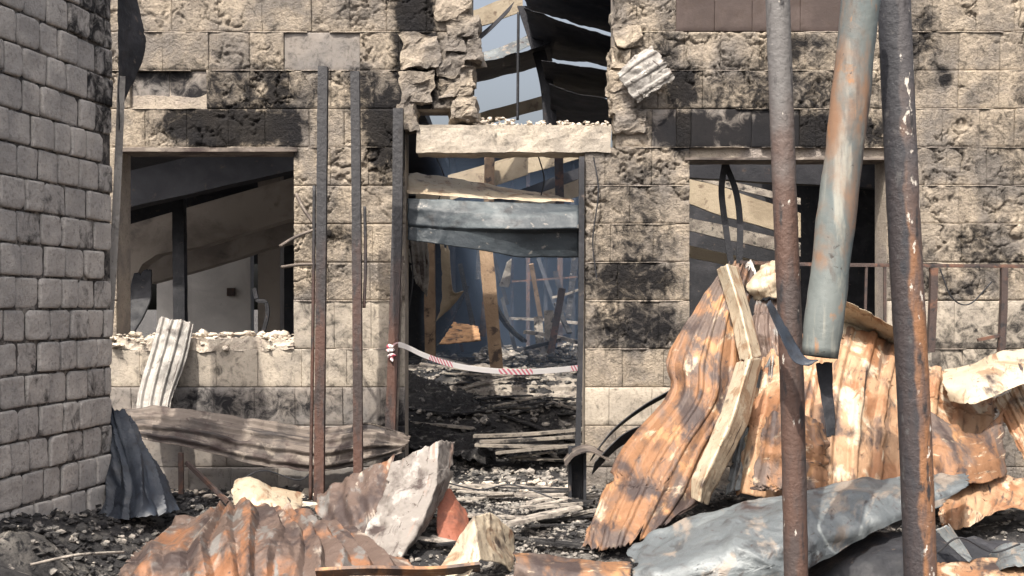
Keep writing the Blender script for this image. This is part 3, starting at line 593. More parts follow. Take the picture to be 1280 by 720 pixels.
sheet('dark_blue_sheet', 'dark blue buckled sheet slumped against the grey block wall', 'metal sheet', [[(132, 500, -1.3), (146, 512, -1.35), (160, 530, -1.3)], [(130, 560, -1.4), (165, 565, -1.55), (190, 575, -1.35)], [(130, 610, -1.55), (175, 615, -1.75), (214, 612, -1.5)], [(132, 652, -1.65), (180, 652, -1.85), (226, 640, -1.6)]], M['navy'], 40, 50, (5, .05, 'u', 2), (.035, 3), .04)
sheet('cream_lump', 'crumpled cream insulation lump behind the crumpled rusty sheet', 'debris', [[(294, 604, -1.2), (312, 598, -1.2), (340, 610, -1.2), (382, 618, -1.2)], [(292, 622, -1.4), (315, 620, -1.5), (345, 625, -1.5), (380, 630, -1.4)], [(295, 645, -1.5), (315, 645, -1.6), (345, 645, -1.6), (380, 645, -1.5)]], M['cream'], 40, 24, None, (.016, 4), .05)
sheet('cream_folded_box', 'cream folded sheet box open on its right side in the bottom middle', 'debris', [[(546, 716, -2.5), (592, 645, -2.4), (612, 641, -2.15), (642, 668, -1.9)], [(556, 722, -2.6), (596, 672, -2.55), (618, 668, -2.2), (642, 690, -1.95)], [(572, 742, -2.7), (600, 700, -2.65), (625, 705, -2.4), (641, 718, -2.2)]], M['cream'], 45, 24, None, (.010, 6), .02, lin=True)
sheet('red_inner_sheet', 'red-brown sheet standing in the shadow right of the ash-white folded sheet', 'metal sheet', [[(548, 618, -1.4), (562, 610, -1.3), (580, 640, -1.3)], [(545, 650, -1.6), (566, 650, -1.55), (588, 668, -1.5)], [(548, 690, -1.75), (570, 690, -1.75), (590, 690, -1.7)]], patchy('red_brown', (.22, .075, .045), [((.12, .05, .035), 6, .45, .65, None), ((.32, .15, .09), 10, .58, .7, None)], .7), 20, 24, None, (.012, 6), .03)
strip('rusty_channel', 'rusty channel edge lying along the bottom left of the cream box', 'metal strip', [(395, 716, -2.75), (460, 713, -2.75), (540, 714, -2.7), (600, 708, -2.65)], (.0, -.05, .05), M['rustsheet'], thick=.02)
sheet('rusty_gutter', 'rusty half-round gutter lying in the bottom middle', 'metal sheet', [[(640, 690, -2.3), (690, 698, -2.35), (740, 702, -2.4), (790, 704, -2.45)], [(642, 704, -2.55), (690, 712, -2.6), (740, 716, -2.65), (790, 718, -2.65)], [(640, 735, -2.6), (690, 745, -2.65), (740, 748, -2.7), (790, 750, -2.7)]], M['rustsheet'], 40, 20, None, (.01, 5), .02)
strip('fallen_board', 'pale grey board lying on ash in front of the doorway', 'board', [(634, 655, -1.75), (665, 648, -1.65), (712, 638, -1.45)], (.03, .14, .0), M['ashwood'], thick=.022)
sheet('brown_corner_sheet', 'dark brown torn sheet hanging at the top of the grey block wall end', 'metal sheet', [[(146, -20, -1.42), (160, -20, -1.3), (166, -20, -1.2)], [(147, 40, -1.42), (162, 40, -1.3), (182, 52, -1.15)], [(147, 90, -1.42), (158, 92, -1.3), (172, 88, -1.2)], [(148, 168, -1.42), (152, 140, -1.35), (156, 125, -1.3)]], M['black'], 14, 50, None, (.012, 5), .03)
strip('corner_flashing', 'thin light metal strip along the end of the grey block wall', 'metal strip', [(152, 95, -1.4), (148, 200, -1.4), (142, 320, -1.4), (136, 420, -1.4)], (.045, .02, 0), M['zinc'], thick=.004)
sheet('hanging_grey_offcut', 'small weathered ribbed sheet hanging on the wall right of the upper opening', 'metal sheet', [[(770, 92, -.09), (790, 72, -.12), (815, 56, -.13)], [(780, 108, -.1), (803, 94, -.14), (832, 76, -.14)], [(796, 130, -.1), (818, 116, -.14), (846, 98, -.12)]], M['zinc'], 24, 30, (3, .01, 'v', 1), (.008, 8), .04)

# ------------------------------------------------------------------ posts, pipe, rails
def post(name, label, cat, pts, wpx, m, square=True, n=16, jit=.05, rot=0.0, group=None, seg=40):
    p = dens([P(*q) for q in pts], seg); d = (pts[0][2] - CAMY) / FPX
    V, Fc = tube(p, wpx * d / 2, n, square, jit, rot)
    return tag(build(name, V, Fc, m, smooth=not square), label, cat, group)
post('burnt_steel_post', 'rusty steel post standing left of the doorway with rebar stubs', 'post', [(404, 84, -.86), (402, 300, -.88), (399, 628, -.9)], 12.5, M['postA'])
post('thin_rusty_rod', 'thin rusty rod close along the left side of the rebar post', 'rod', [(393, 232, -.88), (391, 420, -.88), (388, 625, -.88)], 4.5, M['postA'], False, 8)
post('burnt_steel_post', 'dark slim post with rusty foot, second from the doorway', 'post', [(444, 90, -.78), (446, 300, -.8), (448, 606, -.82)], 11.5, M['postA'])
post('thin_burnt_rod', 'short thin rod beside the slim post left of the doorway', 'rod', [(456, 258, -.79), (457, 330, -.79), (455, 385, -.79)], 4, M['postA'], False, 6)
post('door_jamb_post', 'charred steel jamb post on the left side of the doorway', 'post', [(498, 136, -.12), (496, 300, -.12), (488, 545, -.14)], 13, M['postA'])
post('door_frame_bar', 'thin pale steel bar beside the left jamb of the doorway', 'bar', [(502, 320, -.1), (498, 430, -.1), (495, 540, -.12)], 5, M['burntsheet'], True, 8)
post('door_jamb_bar', 'thin dark steel bar on the right side of the doorway', 'bar', [(727, 196, -.02), (726, 400, -.03), (722, 566, -.05)], 7, M['black'], True, 8)
post('flaking_tube_post', 'tall flaking rusty tube standing in front of the right window', 'tube', [(971, -30, -3.0), (981, 250, -3.0), (990, 480, -3.0), (996, 760, -3.0)], 30, M['postD'], False, 20, .03)
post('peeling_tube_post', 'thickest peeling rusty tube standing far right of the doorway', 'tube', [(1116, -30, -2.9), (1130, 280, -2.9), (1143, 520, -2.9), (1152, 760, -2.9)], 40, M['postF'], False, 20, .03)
pp = empty('hanging_pipe', P(1076, -20, -3.2)); tag(pp, 'torn weathered teal pipe hanging at a slant between the two tubes', 'pipe')
d = 6.2 / FPX
path = dens([P(1080, -40, -3.2), P(1062, 130, -3.2), P(1042, 300, -3.22), P(1025, 446, -3.25)], 40)
V, Fc = tube(path, [.098 + .002 * math.sin(i * .6) - (.004 if i > 36 else 0) for i in range(40)], 24, False, .06, cap=False)
o = build('pipe_wall', V, Fc, M['pipe'], pp, smooth=True); md = o.modifiers.new('thickness', 'SOLIDIFY'); md.thickness = .006
sheet('torn_lip', None, None, [[(957, 380, -3.3), (962, 374, -3.22)], [(975, 420, -3.32), (985, 412, -3.24)], [(992, 452, -3.34), (1006, 446, -3.3)], [(1012, 458, -3.34), (1024, 450, -3.34)]], M['navy'], 8, 24, None, (.004, 5), .02, parent=pp)
sheet('torn_tongue', None, None, [[(1018, 452, -3.22), (1040, 450, -3.2)], [(1024, 490, -3.2), (1040, 490, -3.18)], [(1030, 525, -3.22), (1043, 520, -3.2)], [(1033, 548, -3.24), (1043, 545, -3.22)]], M['black'], 8, 24, None, (.006, 5), .03, parent=pp)
ra = empty('burnt_railing', P(1165, 430, -.4)); tag(ra, 'burnt steel railing across the right window and wall', 'railing')
def bar(name, pts, wpx, m, parent, square=True):
    p = dens([P(*q) for q in pts], 16); V, Fc = tube(p, wpx * (pts[0][2] - CAMY) / FPX / 2, 8, square, .06); return build(name, V, Fc, m, parent)
bar('top_rail', [(925, 328, -.4), (1050, 331, -.4), (1300, 333, -.4)], 4.5, M['rail'], ra)
bar('upright', [(1167, 335, -.4), (1166, 380, -.4), (1163, 440, -.4)], 9, M['rail'], ra); bar('upright', [(1255, 335, -.4), (1254, 390, -.4), (1251, 445, -.4)], 8, M['rail'], ra)
bar('upright', [(1083, 333, -.4), (1081, 410, -.4)], 3, M['rail'], ra); bar('upright', [(1106, 333, -.4), (1106, 420, -.4)], 3.5, M['rail'], ra)
bar('lower_stub', [(1222, 425, -.4), (1251, 419, -.4)], 4, M['rail'], ra)
for i, (pts, lab) in enumerate([([(350, 308, -1.0), (370, 296, -.92), (396, 286, -.87)], 'upper bent rebar stub sticking left from the rebar post'), ([(352, 334, -1.0), (372, 331, -.92), (396, 330, -.87)], 'lower straight rebar stub sticking left from the rebar post'),
                                ([(370, 242, -.8), (380, 262, -.83), (396, 284, -.87)], 'slanting rebar stub above the other stubs of the rebar post')]):
    post('rebar_stub', lab, 'rebar', pts, 4.5, M['burntsheet'], False, 6, group='rebar stubs on the post', seg=10)
post('short_prop', 'short black upright prop left of the crumpled rusty sheet', 'prop', [(226, 566, -1.0), (227, 655, -1.0)], 6, M['rail'], True, 8)
post('leaning_rod', 'thin dark rod leaning down right behind the crumpled rusty sheet', 'rod', [(233, 578, -1.05), (285, 628, -1.2)], 5, M['rail'], True, 8)
post('pale_stick', 'pale thin stick lying on black ash at the bottom left', 'stick', [(38, 706, -3.15), (95, 694, -3.05), (155, 690, -2.75)], 4, M['ashwood'], False, 6)

for pts, lab in [([(545, 195, .9), (556, 226, .8), (548, 250, .7)], 'thin burnt wire dangling over the pale canopy sheet'), ([(672, 192, .4), (680, 222, .4), (676, 246, .4)], 'thin wire hanging under the lintel at the right of the doorway'),
                 ([(742, 196, -.05), (748, 240, -.06), (741, 300, -.05), (746, 350, -.05)], 'loose black wire hanging down the pier right of the doorway'), ([(512, 300, .3), (516, 350, .3), (508, 400, .35)], 'short wire hanging by the left jamb inside the doorway'),
                 ([(1175, 336, -.42), (1190, 372, -.42), (1212, 380, -.4), (1240, 352, -.4)], 'wire looped from the burnt railing'), ([(560, 604, -.9), (600, 612, -1.1), (640, 606, -1.2), (690, 622, -1.3)], 'thin wire lying on the ash before the doorway'),
                 ([(300, 600, -1.0), (330, 588, -.9), (372, 600, -.8), (390, 590, -.7)], 'thin wire curling over rubble left of the rebar post'), ([(1172, 690, -2.7), (1200, 672, -2.7), (1240, 690, -2.7), (1275, 680, -2.7)], 'wire curling over the dark hollow sheet at the bottom right')]:
    p = dens([P(*q) for q in pts], 24); V, Fc = tube(p, .0055, 6); tag(build('burnt_wire', V, Fc, M['black']), lab, 'wire', 'burnt wires')
# ------------------------------------------------------------------ tape across the doorway
def tapemat():
    m, n, bs = mat_new('barrier_tape'); uv = coords(n, uv=True); sp = nd(n, 'ShaderNodeSeparateXYZ'); lk(n, uv, sp.inputs[0])
    u, v = sp.outputs[0], sp.outputs[1]
    k = math_(n, 'FRACT', math_(n, 'ADD', math_(n, 'MULTIPLY', u, 58), math_(n, 'MULTIPLY', v, .9)))
    st = math_(n, 'GREATER_THAN', k, .5)
    seg = math_(n, 'LESS_THAN', math_(n, 'FRACT', math_(n, 'ADD', math_(n, 'MULTIPLY', u, 3.1), .02)), .40)
    col = mix(n, math_(n, 'MULTIPLY', st, seg), (.78, .76, .76), (.62, .18, .24))
    lk(n, col, bs.inputs['Base Color']); bs.inputs['Roughness'].default_value = .45; return m
strip('barrier_tape', 'red and white barrier tape sagging across the doorway', 'tape', [(487, 438, -.17), (500, 431, -.16), (530, 444, -.12), (562, 455, -.1), (600, 462, -.1), (650, 465, -.1), (690, 463, -.09), (722, 460, -.08)], (0, -.02, .042), tapemat(), 70, .0015)
V = []; 
mb = MB()
for _ in range(9): chunk(mb, tuple(P(489 + random.uniform(-3, 3), 441 + random.uniform(-9, 9), -.18)), .03)
mb.build('tape_knot', patchy('tape_knot', (.75, .70, .70), [((.55, .08, .12), 18, .52, .58, None)], .5), tag(bpy.data.objects['barrier_tape']))

# ------------------------------------------------------------------ inside the doorway
sheet('sagging_blue_sheet', 'dark blue-grey sagging sheet hung across the top of the doorway', 'metal sheet', [[(509, 249, .14), (580, 251, .12), (650, 254, .1), (724, 257, .12)], [(509, 262, .10), (580, 266, .06), (640, 270, .02), (724, 264, .02)], [(509, 280, .08), (580, 285, .04), (650, 286, -.05), (724, 285, -.06)], [(509, 283, .09), (580, 289, .06), (650, 291, .02), (724, 290, .02)], [(509, 300, .08), (580, 310, .06), (650, 322, .06), (724, 322, .08)]], M['doorsheet'], 50, 34, None, (.011, 2.2), .005, lin=True)
sheet('pale_canopy_sheet', 'pale bent sheet edge lying on top of the sagging blue sheet', 'metal sheet', [[(508, 218, .5), (560, 222, .55), (610, 232, .6), (700, 246, .6)], [(508, 230, .3), (560, 236, .3), (620, 243, .32), (712, 250, .32)], [(508, 243, .12), (570, 246, .12), (630, 250, .12), (722, 254, .14)]], M['cream'], 40, 16, None, (.012, 4), .02)
def plank(name, label, cat, a, b, wd, th, m, group=None, parent=None, nseg=8, bend=.02, side=None):
    a, b = Vector(a), Vector(b); d = b - a
    s, u = frame(d) if side is None else (side.normalized(), d.cross(side).normalized())
    V = []; Fc = []; sd = random.uniform(0, 90)
    for i in range(nseg + 1):
        t = i / nseg; p = a + d * t + u * bend * math.sin(t * math.pi) * noise.noise((sd, 1, 1)) * 2
        k = 1 + .15 * noise.noise((t * 4, sd, 0))
        for sx, sy in ((-1, -1), (1, -1), (1, 1), (-1, 1)): V.append(p + s * sx * wd / 2 * k + u * sy * th / 2)
    for i in range(nseg):
        for k in range(4): Fc.append((i * 4 + k, i * 4 + (k + 1) % 4, (i + 1) * 4 + (k + 1) % 4, (i + 1) * 4 + k))
    Fc += [(3, 2, 1, 0), tuple(range(nseg * 4, nseg * 4 + 4))]
    o = build(name, V, Fc, m, parent)
    bm = bmesh.new(); bm.from_mesh(o.data); bmesh.ops.recalc_face_normals(bm, faces=bm.faces); bm.to_mesh(o.data); bm.free()
    return tag(o, label, cat, group) if label else o
plank('timber_prop', 'leaning brown timber prop in the middle of the doorway', 'timber', P(607, 308, 2.2), P(621, 462, 2.0), .13, .1, M['timber'], side=Vector((1, 0, 0)))
plank('timber_prop', 'shaded square timber prop near the left jamb inside the doorway', 'timber', P(537, 300, 1.9), P(538, 450, 1.9), .10, .1, M['timber'], side=Vector((1, 0, 0)))
sheet('hanging_zinc_sheet', 'grey ribbed sheet hanging inside the left of the doorway', 'metal sheet', [[(508, 292, 1.0), (534, 292, 1.2)], [(512, 330, 1.0), (536, 330, 1.2)], [(520, 355, 1.0), (533, 372, 1.2)]], M['zinc'], 20, 20, (4, .02, 'u', 1), (.01, 4), .04)
sheet('torn_pale_board', 'torn pale orange board hanging beside the leaning prop inside the doorway', 'board', [[(550, 302, 1.7), (562, 306, 1.7)], [(553, 360, 1.75), (566, 362, 1.7)], [(550, 385, 1.75), (580, 364, 1.7)], [(545, 402, 1.75), (560, 388, 1.75)]], M['olive'], 10, 24, None, (.008, 4), .04, .012)
sheet('orange_panel', 'orange-brown panel lying on the heap inside the doorway', 'panel', [[(566, 404, 2.8), (598, 410, 2.8)], [(548, 432, 2.3), (602, 428, 2.3)]], patchy('orange_panel', (.36, .21, .11), [((.2, .11, .06), 9, .45, .6, None), ((.04, .03, .03), 7, .56, .66, None)], .8), 20, 12, (6, .012, 'v'), (.010, 5), .04, .012, lin=True)
post('hanging_rod', 'thin dark rod hanging in the upper broken opening', 'rod', [(648, 15, 1.6), (647, 150, 1.6)], 3.5, M['black'], False, 6)

# roof remains behind the wall ---------------------------------------------
Bv = lambda x, y, Y: P(x, y, Y)
def beam(name, label, a, b, wd, th, m, group=None): return plank(name, label, 'beam', P(*a), P(*b), th, wd, m, group, side=Vector((0, 0, 1)), bend=.0)
# beams seen through the upper opening
beam('roof_beam', 'brown timber beam crossing the top left of the upper opening', (560, 36, 3.0), (650, 4, 3.4), .12, .2, M['olive'])
beam('roof_beam', 'pale timber beam low in the upper opening above the lintel', (598, 150, 3.4), (690, 125, 3.8), .12, .14, M['olive'])
sheet('burnt_roof_sheet', 'grey-edged dark roof sheet arching across the middle of the upper opening', 'roof sheet', [[(560, 80, 2.6), (620, 62, 2.8), (668, 40, 3.0)], [(565, 90, 2.3), (625, 74, 2.6), (670, 54, 2.8)]], M['greysheet'], 30, 12, None, (.01, 3), .02)
sheet('burnt_roof_sheet', 'dark roof sheet beneath the grey-edged one in the upper opening', 'roof sheet', [[(560, 88, 1.8), (620, 74, 1.9), (690, 54, 2.0)], [(570, 108, 3.2), (630, 96, 3.4), (692, 80, 3.6)]], M['soffit'], 30, 12, None, (.01, 3), .02)
sheet('burnt_roof_sheet', 'black roof sheet hanging at the top right of the upper opening', 'roof sheet', [[(640, -40, 1.2), (720, -40, 1.2), (810, -40, 1.2)], [(652, -8, 2.2), (720, -5, 2.2), (810, 10, 2.2)], [(660, 12, 3.2), (720, 28, 3.2), (810, 52, 3.2)]], M['soffit'], 30, 20, None, (.015, 3), .01)
sheet('burnt_roof_sheet', 'black sagging roof sheet in the right middle of the upper opening', 'roof sheet', [[(654, 10, 1.2), (720, 33, 1.2), (810, 58, 1.2)], [(664, 45, 2.2), (720, 60, 2.2), (810, 76, 2.2)], [(674, 74, 3.4), (720, 78, 3.4), (810, 92, 3.4)]], M['soffit'], 30, 20, None, (.012, 3), .01)
sheet('burnt_roof_sheet', 'black curved roof sheet low on the right of the upper opening', 'roof sheet', [[(676, 76, 1.3), (730, 84, 1.3), (810, 95, 1.3)], [(680, 98, 2.2), (730, 106, 2.2), (810, 114, 2.2)], [(686, 112, 3.2), (730, 122, 3.2), (810, 124, 3.2)]], M['soffit'], 30, 20, None, (.01, 3), .01)
sheet('burnt_roof_sheet', 'lowest black roof sheet just above the lintel on the right', 'roof sheet', [[(686, 104, 1.4), (730, 118, 1.4), (810, 128, 1.4)], [(688, 134, 2.2), (730, 142, 2.2), (810, 146, 2.2)], [(684, 158, 3.2), (730, 162, 3.2), (810, 162, 3.2)]], M['soffit'], 30, 20, None, (.01, 3), .01)
strip('curved_rib', 'curved dark steel rib running down the middle of the upper opening', 'roof rib', [(655, 8, 2.3), (672, 60, 2.3), (684, 110, 2.3), (688, 165, 2.3)], (.13, 0, .0), M['soffit'], thick=.05)
strip('slanting_rib', 'dark slanting steel rib at the left of the upper opening', 'roof rib', [(640, 8, 3.2), (612, 36, 3.2), (575, 66, 3.2)], (.05, 0, .10), M['soffit'], thick=.03)
# beige boards behind the top of the doorway
for i, (a, b, lab) in enumerate([((520, 252, 4.2), (660, 205, 4.2), 'lowest pale slanting board behind the top of the doorway'), ((560, 232, 4.5), (760, 175, 4.5), 'pale slanting board under the lintel behind the doorway'), ((620, 262, 4.8), (780, 215, 4.8), 'lower right pale slanting board behind the doorway')]):
    beam('slanting_board', lab, a, b, .05, .24, M['olive'], 'slanting boards behind the doorway')
beam('dark_purlin', 'dark purlin slanting between the pale boards behind the doorway', (600, 262, 4.35), (770, 200, 4.4), .08, .12, M['soffit'])
post('roof_strut', 'upright brown strut crossing the pale slanting boards', 'strut', [(612, 190, 4.0), (611, 262, 4.0)], 13, M['timber'], True, 8)
post('roof_strut', 'dark upright strut right of the brown strut behind the doorway', 'strut', [(698, 185, 4.0), (700, 262, 4.0)], 11, M['rail'], True, 8)

# rooms behind the windows: soot-dark roof decks, beams, plastered walls
def slab(name, x0, x1, y0, y1, z0, z1, m, label=None, cat=None, kind=None):
    o = rough_box(name, x0, x1, y0, y1, z0, z1, m, None, .006, (8, 8, 2)); return tag(o, label, cat, None, kind)
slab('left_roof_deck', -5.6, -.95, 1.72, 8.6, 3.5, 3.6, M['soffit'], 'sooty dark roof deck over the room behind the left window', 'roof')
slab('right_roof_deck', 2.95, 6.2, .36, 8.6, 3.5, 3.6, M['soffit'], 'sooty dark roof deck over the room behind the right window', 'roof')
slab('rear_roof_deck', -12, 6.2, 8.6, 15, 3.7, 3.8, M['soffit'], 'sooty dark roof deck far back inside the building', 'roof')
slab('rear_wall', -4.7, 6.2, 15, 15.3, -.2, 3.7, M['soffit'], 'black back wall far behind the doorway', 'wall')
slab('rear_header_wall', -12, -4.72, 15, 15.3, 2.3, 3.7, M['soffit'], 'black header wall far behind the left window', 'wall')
slab('right_side_wall', 6.2, 6.4, .36, 15, -.2, 3.7, M['greyplaster'], 'dark side wall of the room behind the right window', 'wall')
slab('partition_wall', -1.15, -1.0, .4, 1.5, -.2, 3.5, M['greyplaster'], 'sooty partition wall between left room and doorway', 'wall')
slab('right_partition_wall', 1.25, 1.4, .4, 3.5, -.2, 2.0, M['greyplaster'], 'sooty partition wall between doorway and right room', 'wall')
# left room
slab('inner_wall', P(196, 0, 5.5).x, P(313, 0, 5.5).x, 5.5, 5.7, -.2, P(0, 316, 5.5).z, M['greyplaster'], 'grey plastered inner wall with a small socket seen through the left window', 'wall')
slab('inner_wall', P(322, 0, 5.2).x, P(350, 0, 5.2).x, 5.2, 5.45, -.2, 3.4, M['plaster'], 'brown plastered pier at the right inside the left window', 'wall')
# haunched sloping beam
mb = MB()
out = [(60, 300), (150, 284), (250, 255), (400, 212), (400, 262), (250, 308), (196, 318), (178, 330), (166, 352), (158, 395), (150, 420), (100, 440), (60, 440)]
f0 = [P(x, y, 3.6) for x, y in out]; f1 = [p + Vector((0, .3, 0)) for p in f0]; n = len(out)
mb.add(f0 + f1, [tuple(range(n)), tuple(range(2 * n - 1, n - 1, -1))] + [(i, i + n, (i + 1) % n + n, (i + 1) % n) for i in range(n)])
tag(mb.build('haunched_beam', M['plaster']), 'pale sloping concrete beam with curved haunch inside the left window', 'beam')
beam('inner_beam', 'second brown sloping beam lower behind the haunched beam', (190, 335, 4.6), (420, 268, 4.6), .3, .38, M['plaster'])
beam('ceiling_beam', 'sooty black sloping beam just under the roof inside the left window', (60, 262, 2.6), (420, 180, 2.6), .25, .36, M['soffit'])
post('inner_post', 'dark square post inside the left window', 'post', [(224, 240, 3.0), (226, 440, 3.0)], 15, M['black'], True, 8)
post('bent_bar', 'bent black bar standing inside the right of the left window', 'bar', [(318, 360, 2.5), (322, 375, 2.5), (332, 378, 2.5), (334, 395, 2.5), (326, 425, 2.5)], 5, M['black'], True, 8)
sheet('fallen_dark_panel', 'dark fallen panel leaning inside the left edge of the left window', 'panel', [[(168, 342, 3.2), (190, 335, 3.2)], [(155, 380, 3.0), (188, 380, 3.0)], [(130, 430, 2.8), (160, 430, 2.8)]], M['black'], 10, 16, None, (.01, 3), .03, .02)
mb = MB(); sc = P(289, 365, 5.48); mb.box(sc.x - .05, sc.x + .05, 5.46, 5.49, sc.z - .05, sc.z + .05)
tag(mb.build('wall_socket', M['rail']), 'small brown socket box on the grey inner wall', 'socket')
# right room
beam('inner_board', 'sunlit pale slanting board seen through the right window', (850, 236, 2.6), (1000, 282, 2.6), .06, .26, M['olive'])
beam('inner_board', 'lower grey slanting board seen through the right window', (850, 278, 3.0), (1000, 312, 3.0), .06, .14, M['ashwood'])
beam('inner_board', 'grey slanting board low in the right window behind the straps', (850, 312, 3.2), (1000, 344, 3.2), .06, .12, M['olive'])
beam('inner_board', 'narrow pale slanting board high in the right window', (850, 216, 2.9), (1000, 252, 2.9), .05, .07, M['ashwood'])
beam('inner_girder', 'dark girder under the roof inside the right window', (840, 205, 1.8), (1120, 222, 1.8), .15, .24, M['soffit'])
slab('inner_back_wall', 1.4, 6.2, 5.5, 5.7, -.2, 3.5, M['black'], 'soot-black inner wall behind the right window', 'wall')
strip('hanging_strap', 'left black strap hanging in the right window', 'strap', [(906, 205, .3), (902, 240, .3), (908, 290, .3), (914, 330, .3)], (.05, 0, 0), M['black'], thick=.01)
strip('hanging_strap', 'right black strap looping down in the right window', 'strap', [(907, 205, .32), (920, 240, .3), (925, 280, .3), (924, 330, .3)], (.05, 0, 0), M['black'], thick=.01)
for k_, (xa, ya, xb, yb, Yk, wk, lab) in enumerate([(592, 545, 728, 536, 1.0, .12, 'ashen board topmost in the low stack inside the doorway'), (600, 552, 726, 545, .9, .10, 'ashen board second in the low stack inside the doorway'), (594, 556, 700, 558, .82, .10, 'ashen board third in the low stack inside the doorway'), (620, 566, 728, 556, .76, .09, 'ashen board lowest in the low stack inside the doorway')]):
    plank('stacked_board', lab, 'board', P(xa, ya, Yk), P(xb, yb, Yk - .05), wk, .022, M['ashdark'], 'low stack of boards', nseg=10, bend=.03)
sheet('ash_layer', 'wide ash-grey crusted layer of fallen boards under the tape', 'debris', [[(470, 462, 3.7), (600, 462, 3.6), (740, 462, 3.6)], [(480, 478, 3.2), (600, 476, 3.1), (740, 480, 3.1)], [(560, 492, 2.8), (640, 500, 2.75), (740, 504, 2.8)]], M['ashwood'], 70, 22, (5, .03, 'v', 1), (.03, 5), .05, .01, fine=.02)
sheet('ash_layer', 'dark slumped layer of charred boards at the left inside the doorway', 'debris', [[(490, 470, 2.6), (540, 478, 2.6), (590, 490, 2.5)], [(490, 510, 1.8), (550, 525, 1.7), (610, 540, 1.6)], [(490, 560, 1.1), (550, 575, 1.0), (620, 580, .95)]], M['char'], 50, 30, None, (.05, 5), .05, .01, fine=.03)
for x0, y0, Y0, x1, y1, Y1, w_, m_, lab in [(640, 352, 7.5, 722, 346, 7.5, .05, 'rail', 'thin dark crossbar joining the far posts'), (636, 398, 8.0, 724, 404, 7.0, .07, 'ashwood', 'pale low crossbar deep inside the doorway'), (664, 330, 6.5, 676, 400, 6.8, .06, 'timber', 'thin slanting lath between the far posts'),
        (690, 372, 6.2, 724, 362, 6.2, .06, 'ashwood', 'pale short ledge at the right deep inside the doorway'), (575, 330, 5.5, 592, 410, 5.2, .06, 'char', 'charred slanting lath left of the timber prop'), (656, 415, 5.5, 722, 428, 5.2, .09, 'ashwood', 'ashen fallen lath low behind the tape'),
        (640, 440, 4.8, 700, 425, 5.0, .08, 'char', 'charred fallen lath low behind the tape'), (672, 396, 5.6, 676, 440, 5.5, .10, 'ashwood', 'short pale stump standing among the far posts'), (686, 388, 5.0, 688, 446, 5.0, .12, 'ashwood', 'pale broken pillar standing behind the tape')]:
    plank('inner_lath', lab, 'lath', P(x0, y0, Y0), P(x1, y1, Y1), w_, w_ * .5, M[m_], 'laths deep inside the doorway')
sheet('hanging_rag', 'small pale rag of sheet hanging deep inside right of the prop', 'metal sheet', [[(634, 326, 5.0), (640, 322, 5.0)], [(626, 350, 5.0), (638, 352, 5.0)], [(622, 358, 5.0), (636, 360, 5.0)]], M['zinc'], 8, 14, None, (.01, 5), .05)
for _ in range(13):
    x, Y_ = un(515, 722), un(4.5, 9.5); y0 = un(300, 380); a_ = random.gauss(0, .35); L = un(30, 110)
    plank('charred_lath', 'charred lath hanging in the dark deep inside the doorway', 'lath', P(x, y0, Y_), P(x + math.sin(a_) * L, y0 + math.cos(a_) * L, Y_ + un(-.4, .4)), un(.03, .09), .03, random.choice([M['char'], M['black'], M['rail']]), 'charred laths deep inside', nseg=4, bend=.06)
# far posts deep inside
for i, (x, Y, wpx) in enumerate([(660, 9, 5), (682, 10, 5), (700, 8, 7), (566, 9, 6), (640, 11, 4), (716, 9, 5)]):
    p0, p1 = P(x, 330, Y), P(x, 440, Y); V, Fc = tube(dens([(p0.x, Y, 3.75), (p0.x, Y, gz(p0.x, Y) - .1)], 6), wpx * (Y - CAMY) / FPX / 2, 8, True)
    tag(build('far_post', V, Fc, M['black'] if i % 2 else M['rail']), ['thin far post right of the timber prop deep inside the doorway', 'grey far post second right of the timber prop', 'thickest far post deep inside the right of the doorway', 'grey far post left of the leaning timber prop', 'slimmest far post just beside the leaning timber prop', 'grey far post closest to the right jamb'][i], 'post', 'far posts inside the doorway')

# thin blue smoke hanging in the roofless bay behind the doorway
mb = MB(); mb.box(-.9, 1.2, 2.2, 14.9, -.15, 3.2)
m, n, bs = mat_new('smoke'); n.nodes.remove(bs); pv = nd(n, 'ShaderNodeVolumePrincipled'); pv.inputs['Color'].default_value = (.5, .68, 1, 1); pv.inputs['Density'].default_value = .023
lk(n, pv.outputs[0], n.nodes['Material Output'].inputs['Volume'])
tag(mb.build('smoke', m), kind='stuff')
# ------------------------------------------------------------------ debris
def rub(name, label, m, N, zone, smin, smax, lift=.01):
    mb = MB()
    for _ in range(N):
        x, y = zone(); chunk(mb, (x, y, gz(x, y) + random.uniform(-.3, .7) * smin + lift), smin + (smax - smin) * random.random() ** 2.5)
    return tag(mb.build(name, m), label, 'debris', kind='stuff')
M['mix'] = patchy('mixed_rubble', (.10, .095, .09), [((.28, .255, .23), 7, .45, .6, None), ((.48, .43, .37), 11, .58, .66, None), ((.02, .02, .022), 6, .52, .6, None)], .95, 60, .004, world=True)
rub('ash_rubble', 'grey ash and small rubble over the ground before the wall', M['mix'], 5200, lambda: (un(-3.2, 3.4), un(-3.0, .2)), .008, .04)
rub('charred_rubble', 'black charred rubble on the ground by the grey block wall', M['char'], 1800, lambda: (un(-3.2, -1.2), un(-3.0, -.6)), .012, .05)
rub('inner_rubble', 'charred rubble heaped inside the doorway', M['mix'], 4200, lambda: (un(-1.0, 1.3), un(.1, 7.5)), .015, .06)
rub('deep_rubble', 'pale ashy rubble heaped deep inside the doorway', M['mix'], 900, lambda: (un(-.4, 1.6), un(4.2, 7.5)), .03, .11, .12)
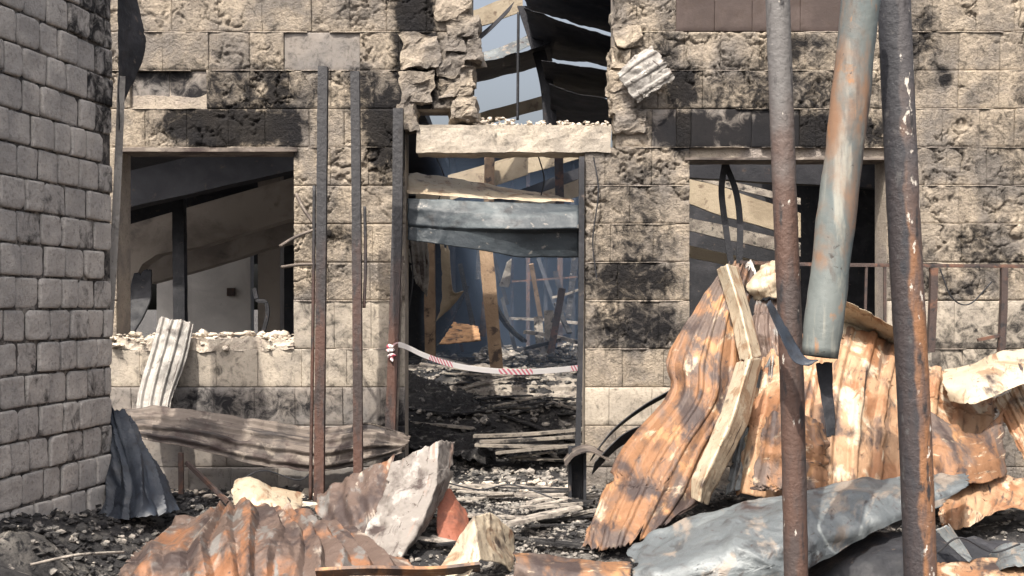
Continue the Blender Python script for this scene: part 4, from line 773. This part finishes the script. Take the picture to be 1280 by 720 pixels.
M['paleash'] = patchy('pale_ash_rubble', (.20, .185, .168), [((.26, .235, .21), 7, .5, .64, None), ((.08, .074, .07), 9, .5, .6, None), ((.03, .03, .03), 5, .56, .64, None)], .95, 60, .004, world=True)
rub('pale_ash_rubble', 'pale grey ash and chips on the ground before the doorway', M['paleash'], 3200, lambda: (random.gauss(.08, .32), un(-2.4, .1)), .005, .028, .004)
rub('threshold_stones', 'pale broken stones along the doorway threshold', M['rubble'], 50, lambda: (un(-.5, .55), un(-.3, .1)), .02, .06, .03)
rub('left_pale_rubble', 'pale rubble below the long corrugated sheet', M['rubble'], 200, lambda: (un(-2.9, -1.2), un(-1.0, -.3)), .015, .06, .02)
rub('right_pale_rubble', 'pale rubble at the right end of the heap', M['rubble'], 120, lambda: (un(3.2, 3.9), un(-1.3, -.5)), .02, .07, .05)
# charred planks, one by one
k = 0
def scatter_planks(N, zone, wr, lr, mats, label, group, lift=(.0, .06), ang=None):
    for _ in range(N):
        x, y = zone(); L = un(*lr); a = un(*ang) if ang else un(0, math.pi)
        dx, dy = math.cos(a) * L / 2, math.sin(a) * L / 2
        l = un(*lift)
        p0 = (x - dx, y - dy, gz(x - dx, y - dy) + l + un(0, .05)); p1 = (x + dx, y + dy, gz(x + dx, y + dy) + l + un(0, .05))
        mm = random.choice(mats); pale = mm is M['ashwood']
        plank('charred_plank', ('ash-grey ' if pale else 'black ') + label, 'plank', p0, p1, un(*wr), un(.008, .02), mm, ('ash-grey ' if pale else 'black ') + group, nseg=5)
scatter_planks(30, lambda: (un(-.55, .75), un(-1.9, -.2)), (.02, .10), (.15, .6), [M['char'], M['ashwood'], M['ashwood']], 'plank scattered on ash in front of the doorway', 'planks before the doorway', ang=(-.5, .5))
scatter_planks(70, lambda: (un(-.8, .9), un(.9, 5.5)), (.03, .10), (.3, 1.1), [M['char'], M['char'], M['ashwood']], 'plank on the heap inside the doorway', 'planks inside the doorway', ang=(-.35, .35))
scatter_planks(26, lambda: (un(-3.0, -1.5), un(-2.6, -1.0)), (.015, .05), (.15, .5), [M['char'], M['ashwood']], 'splinter on black ash by the grey block wall', 'splinters by the block wall')
S.render.engine = 'CYCLES'
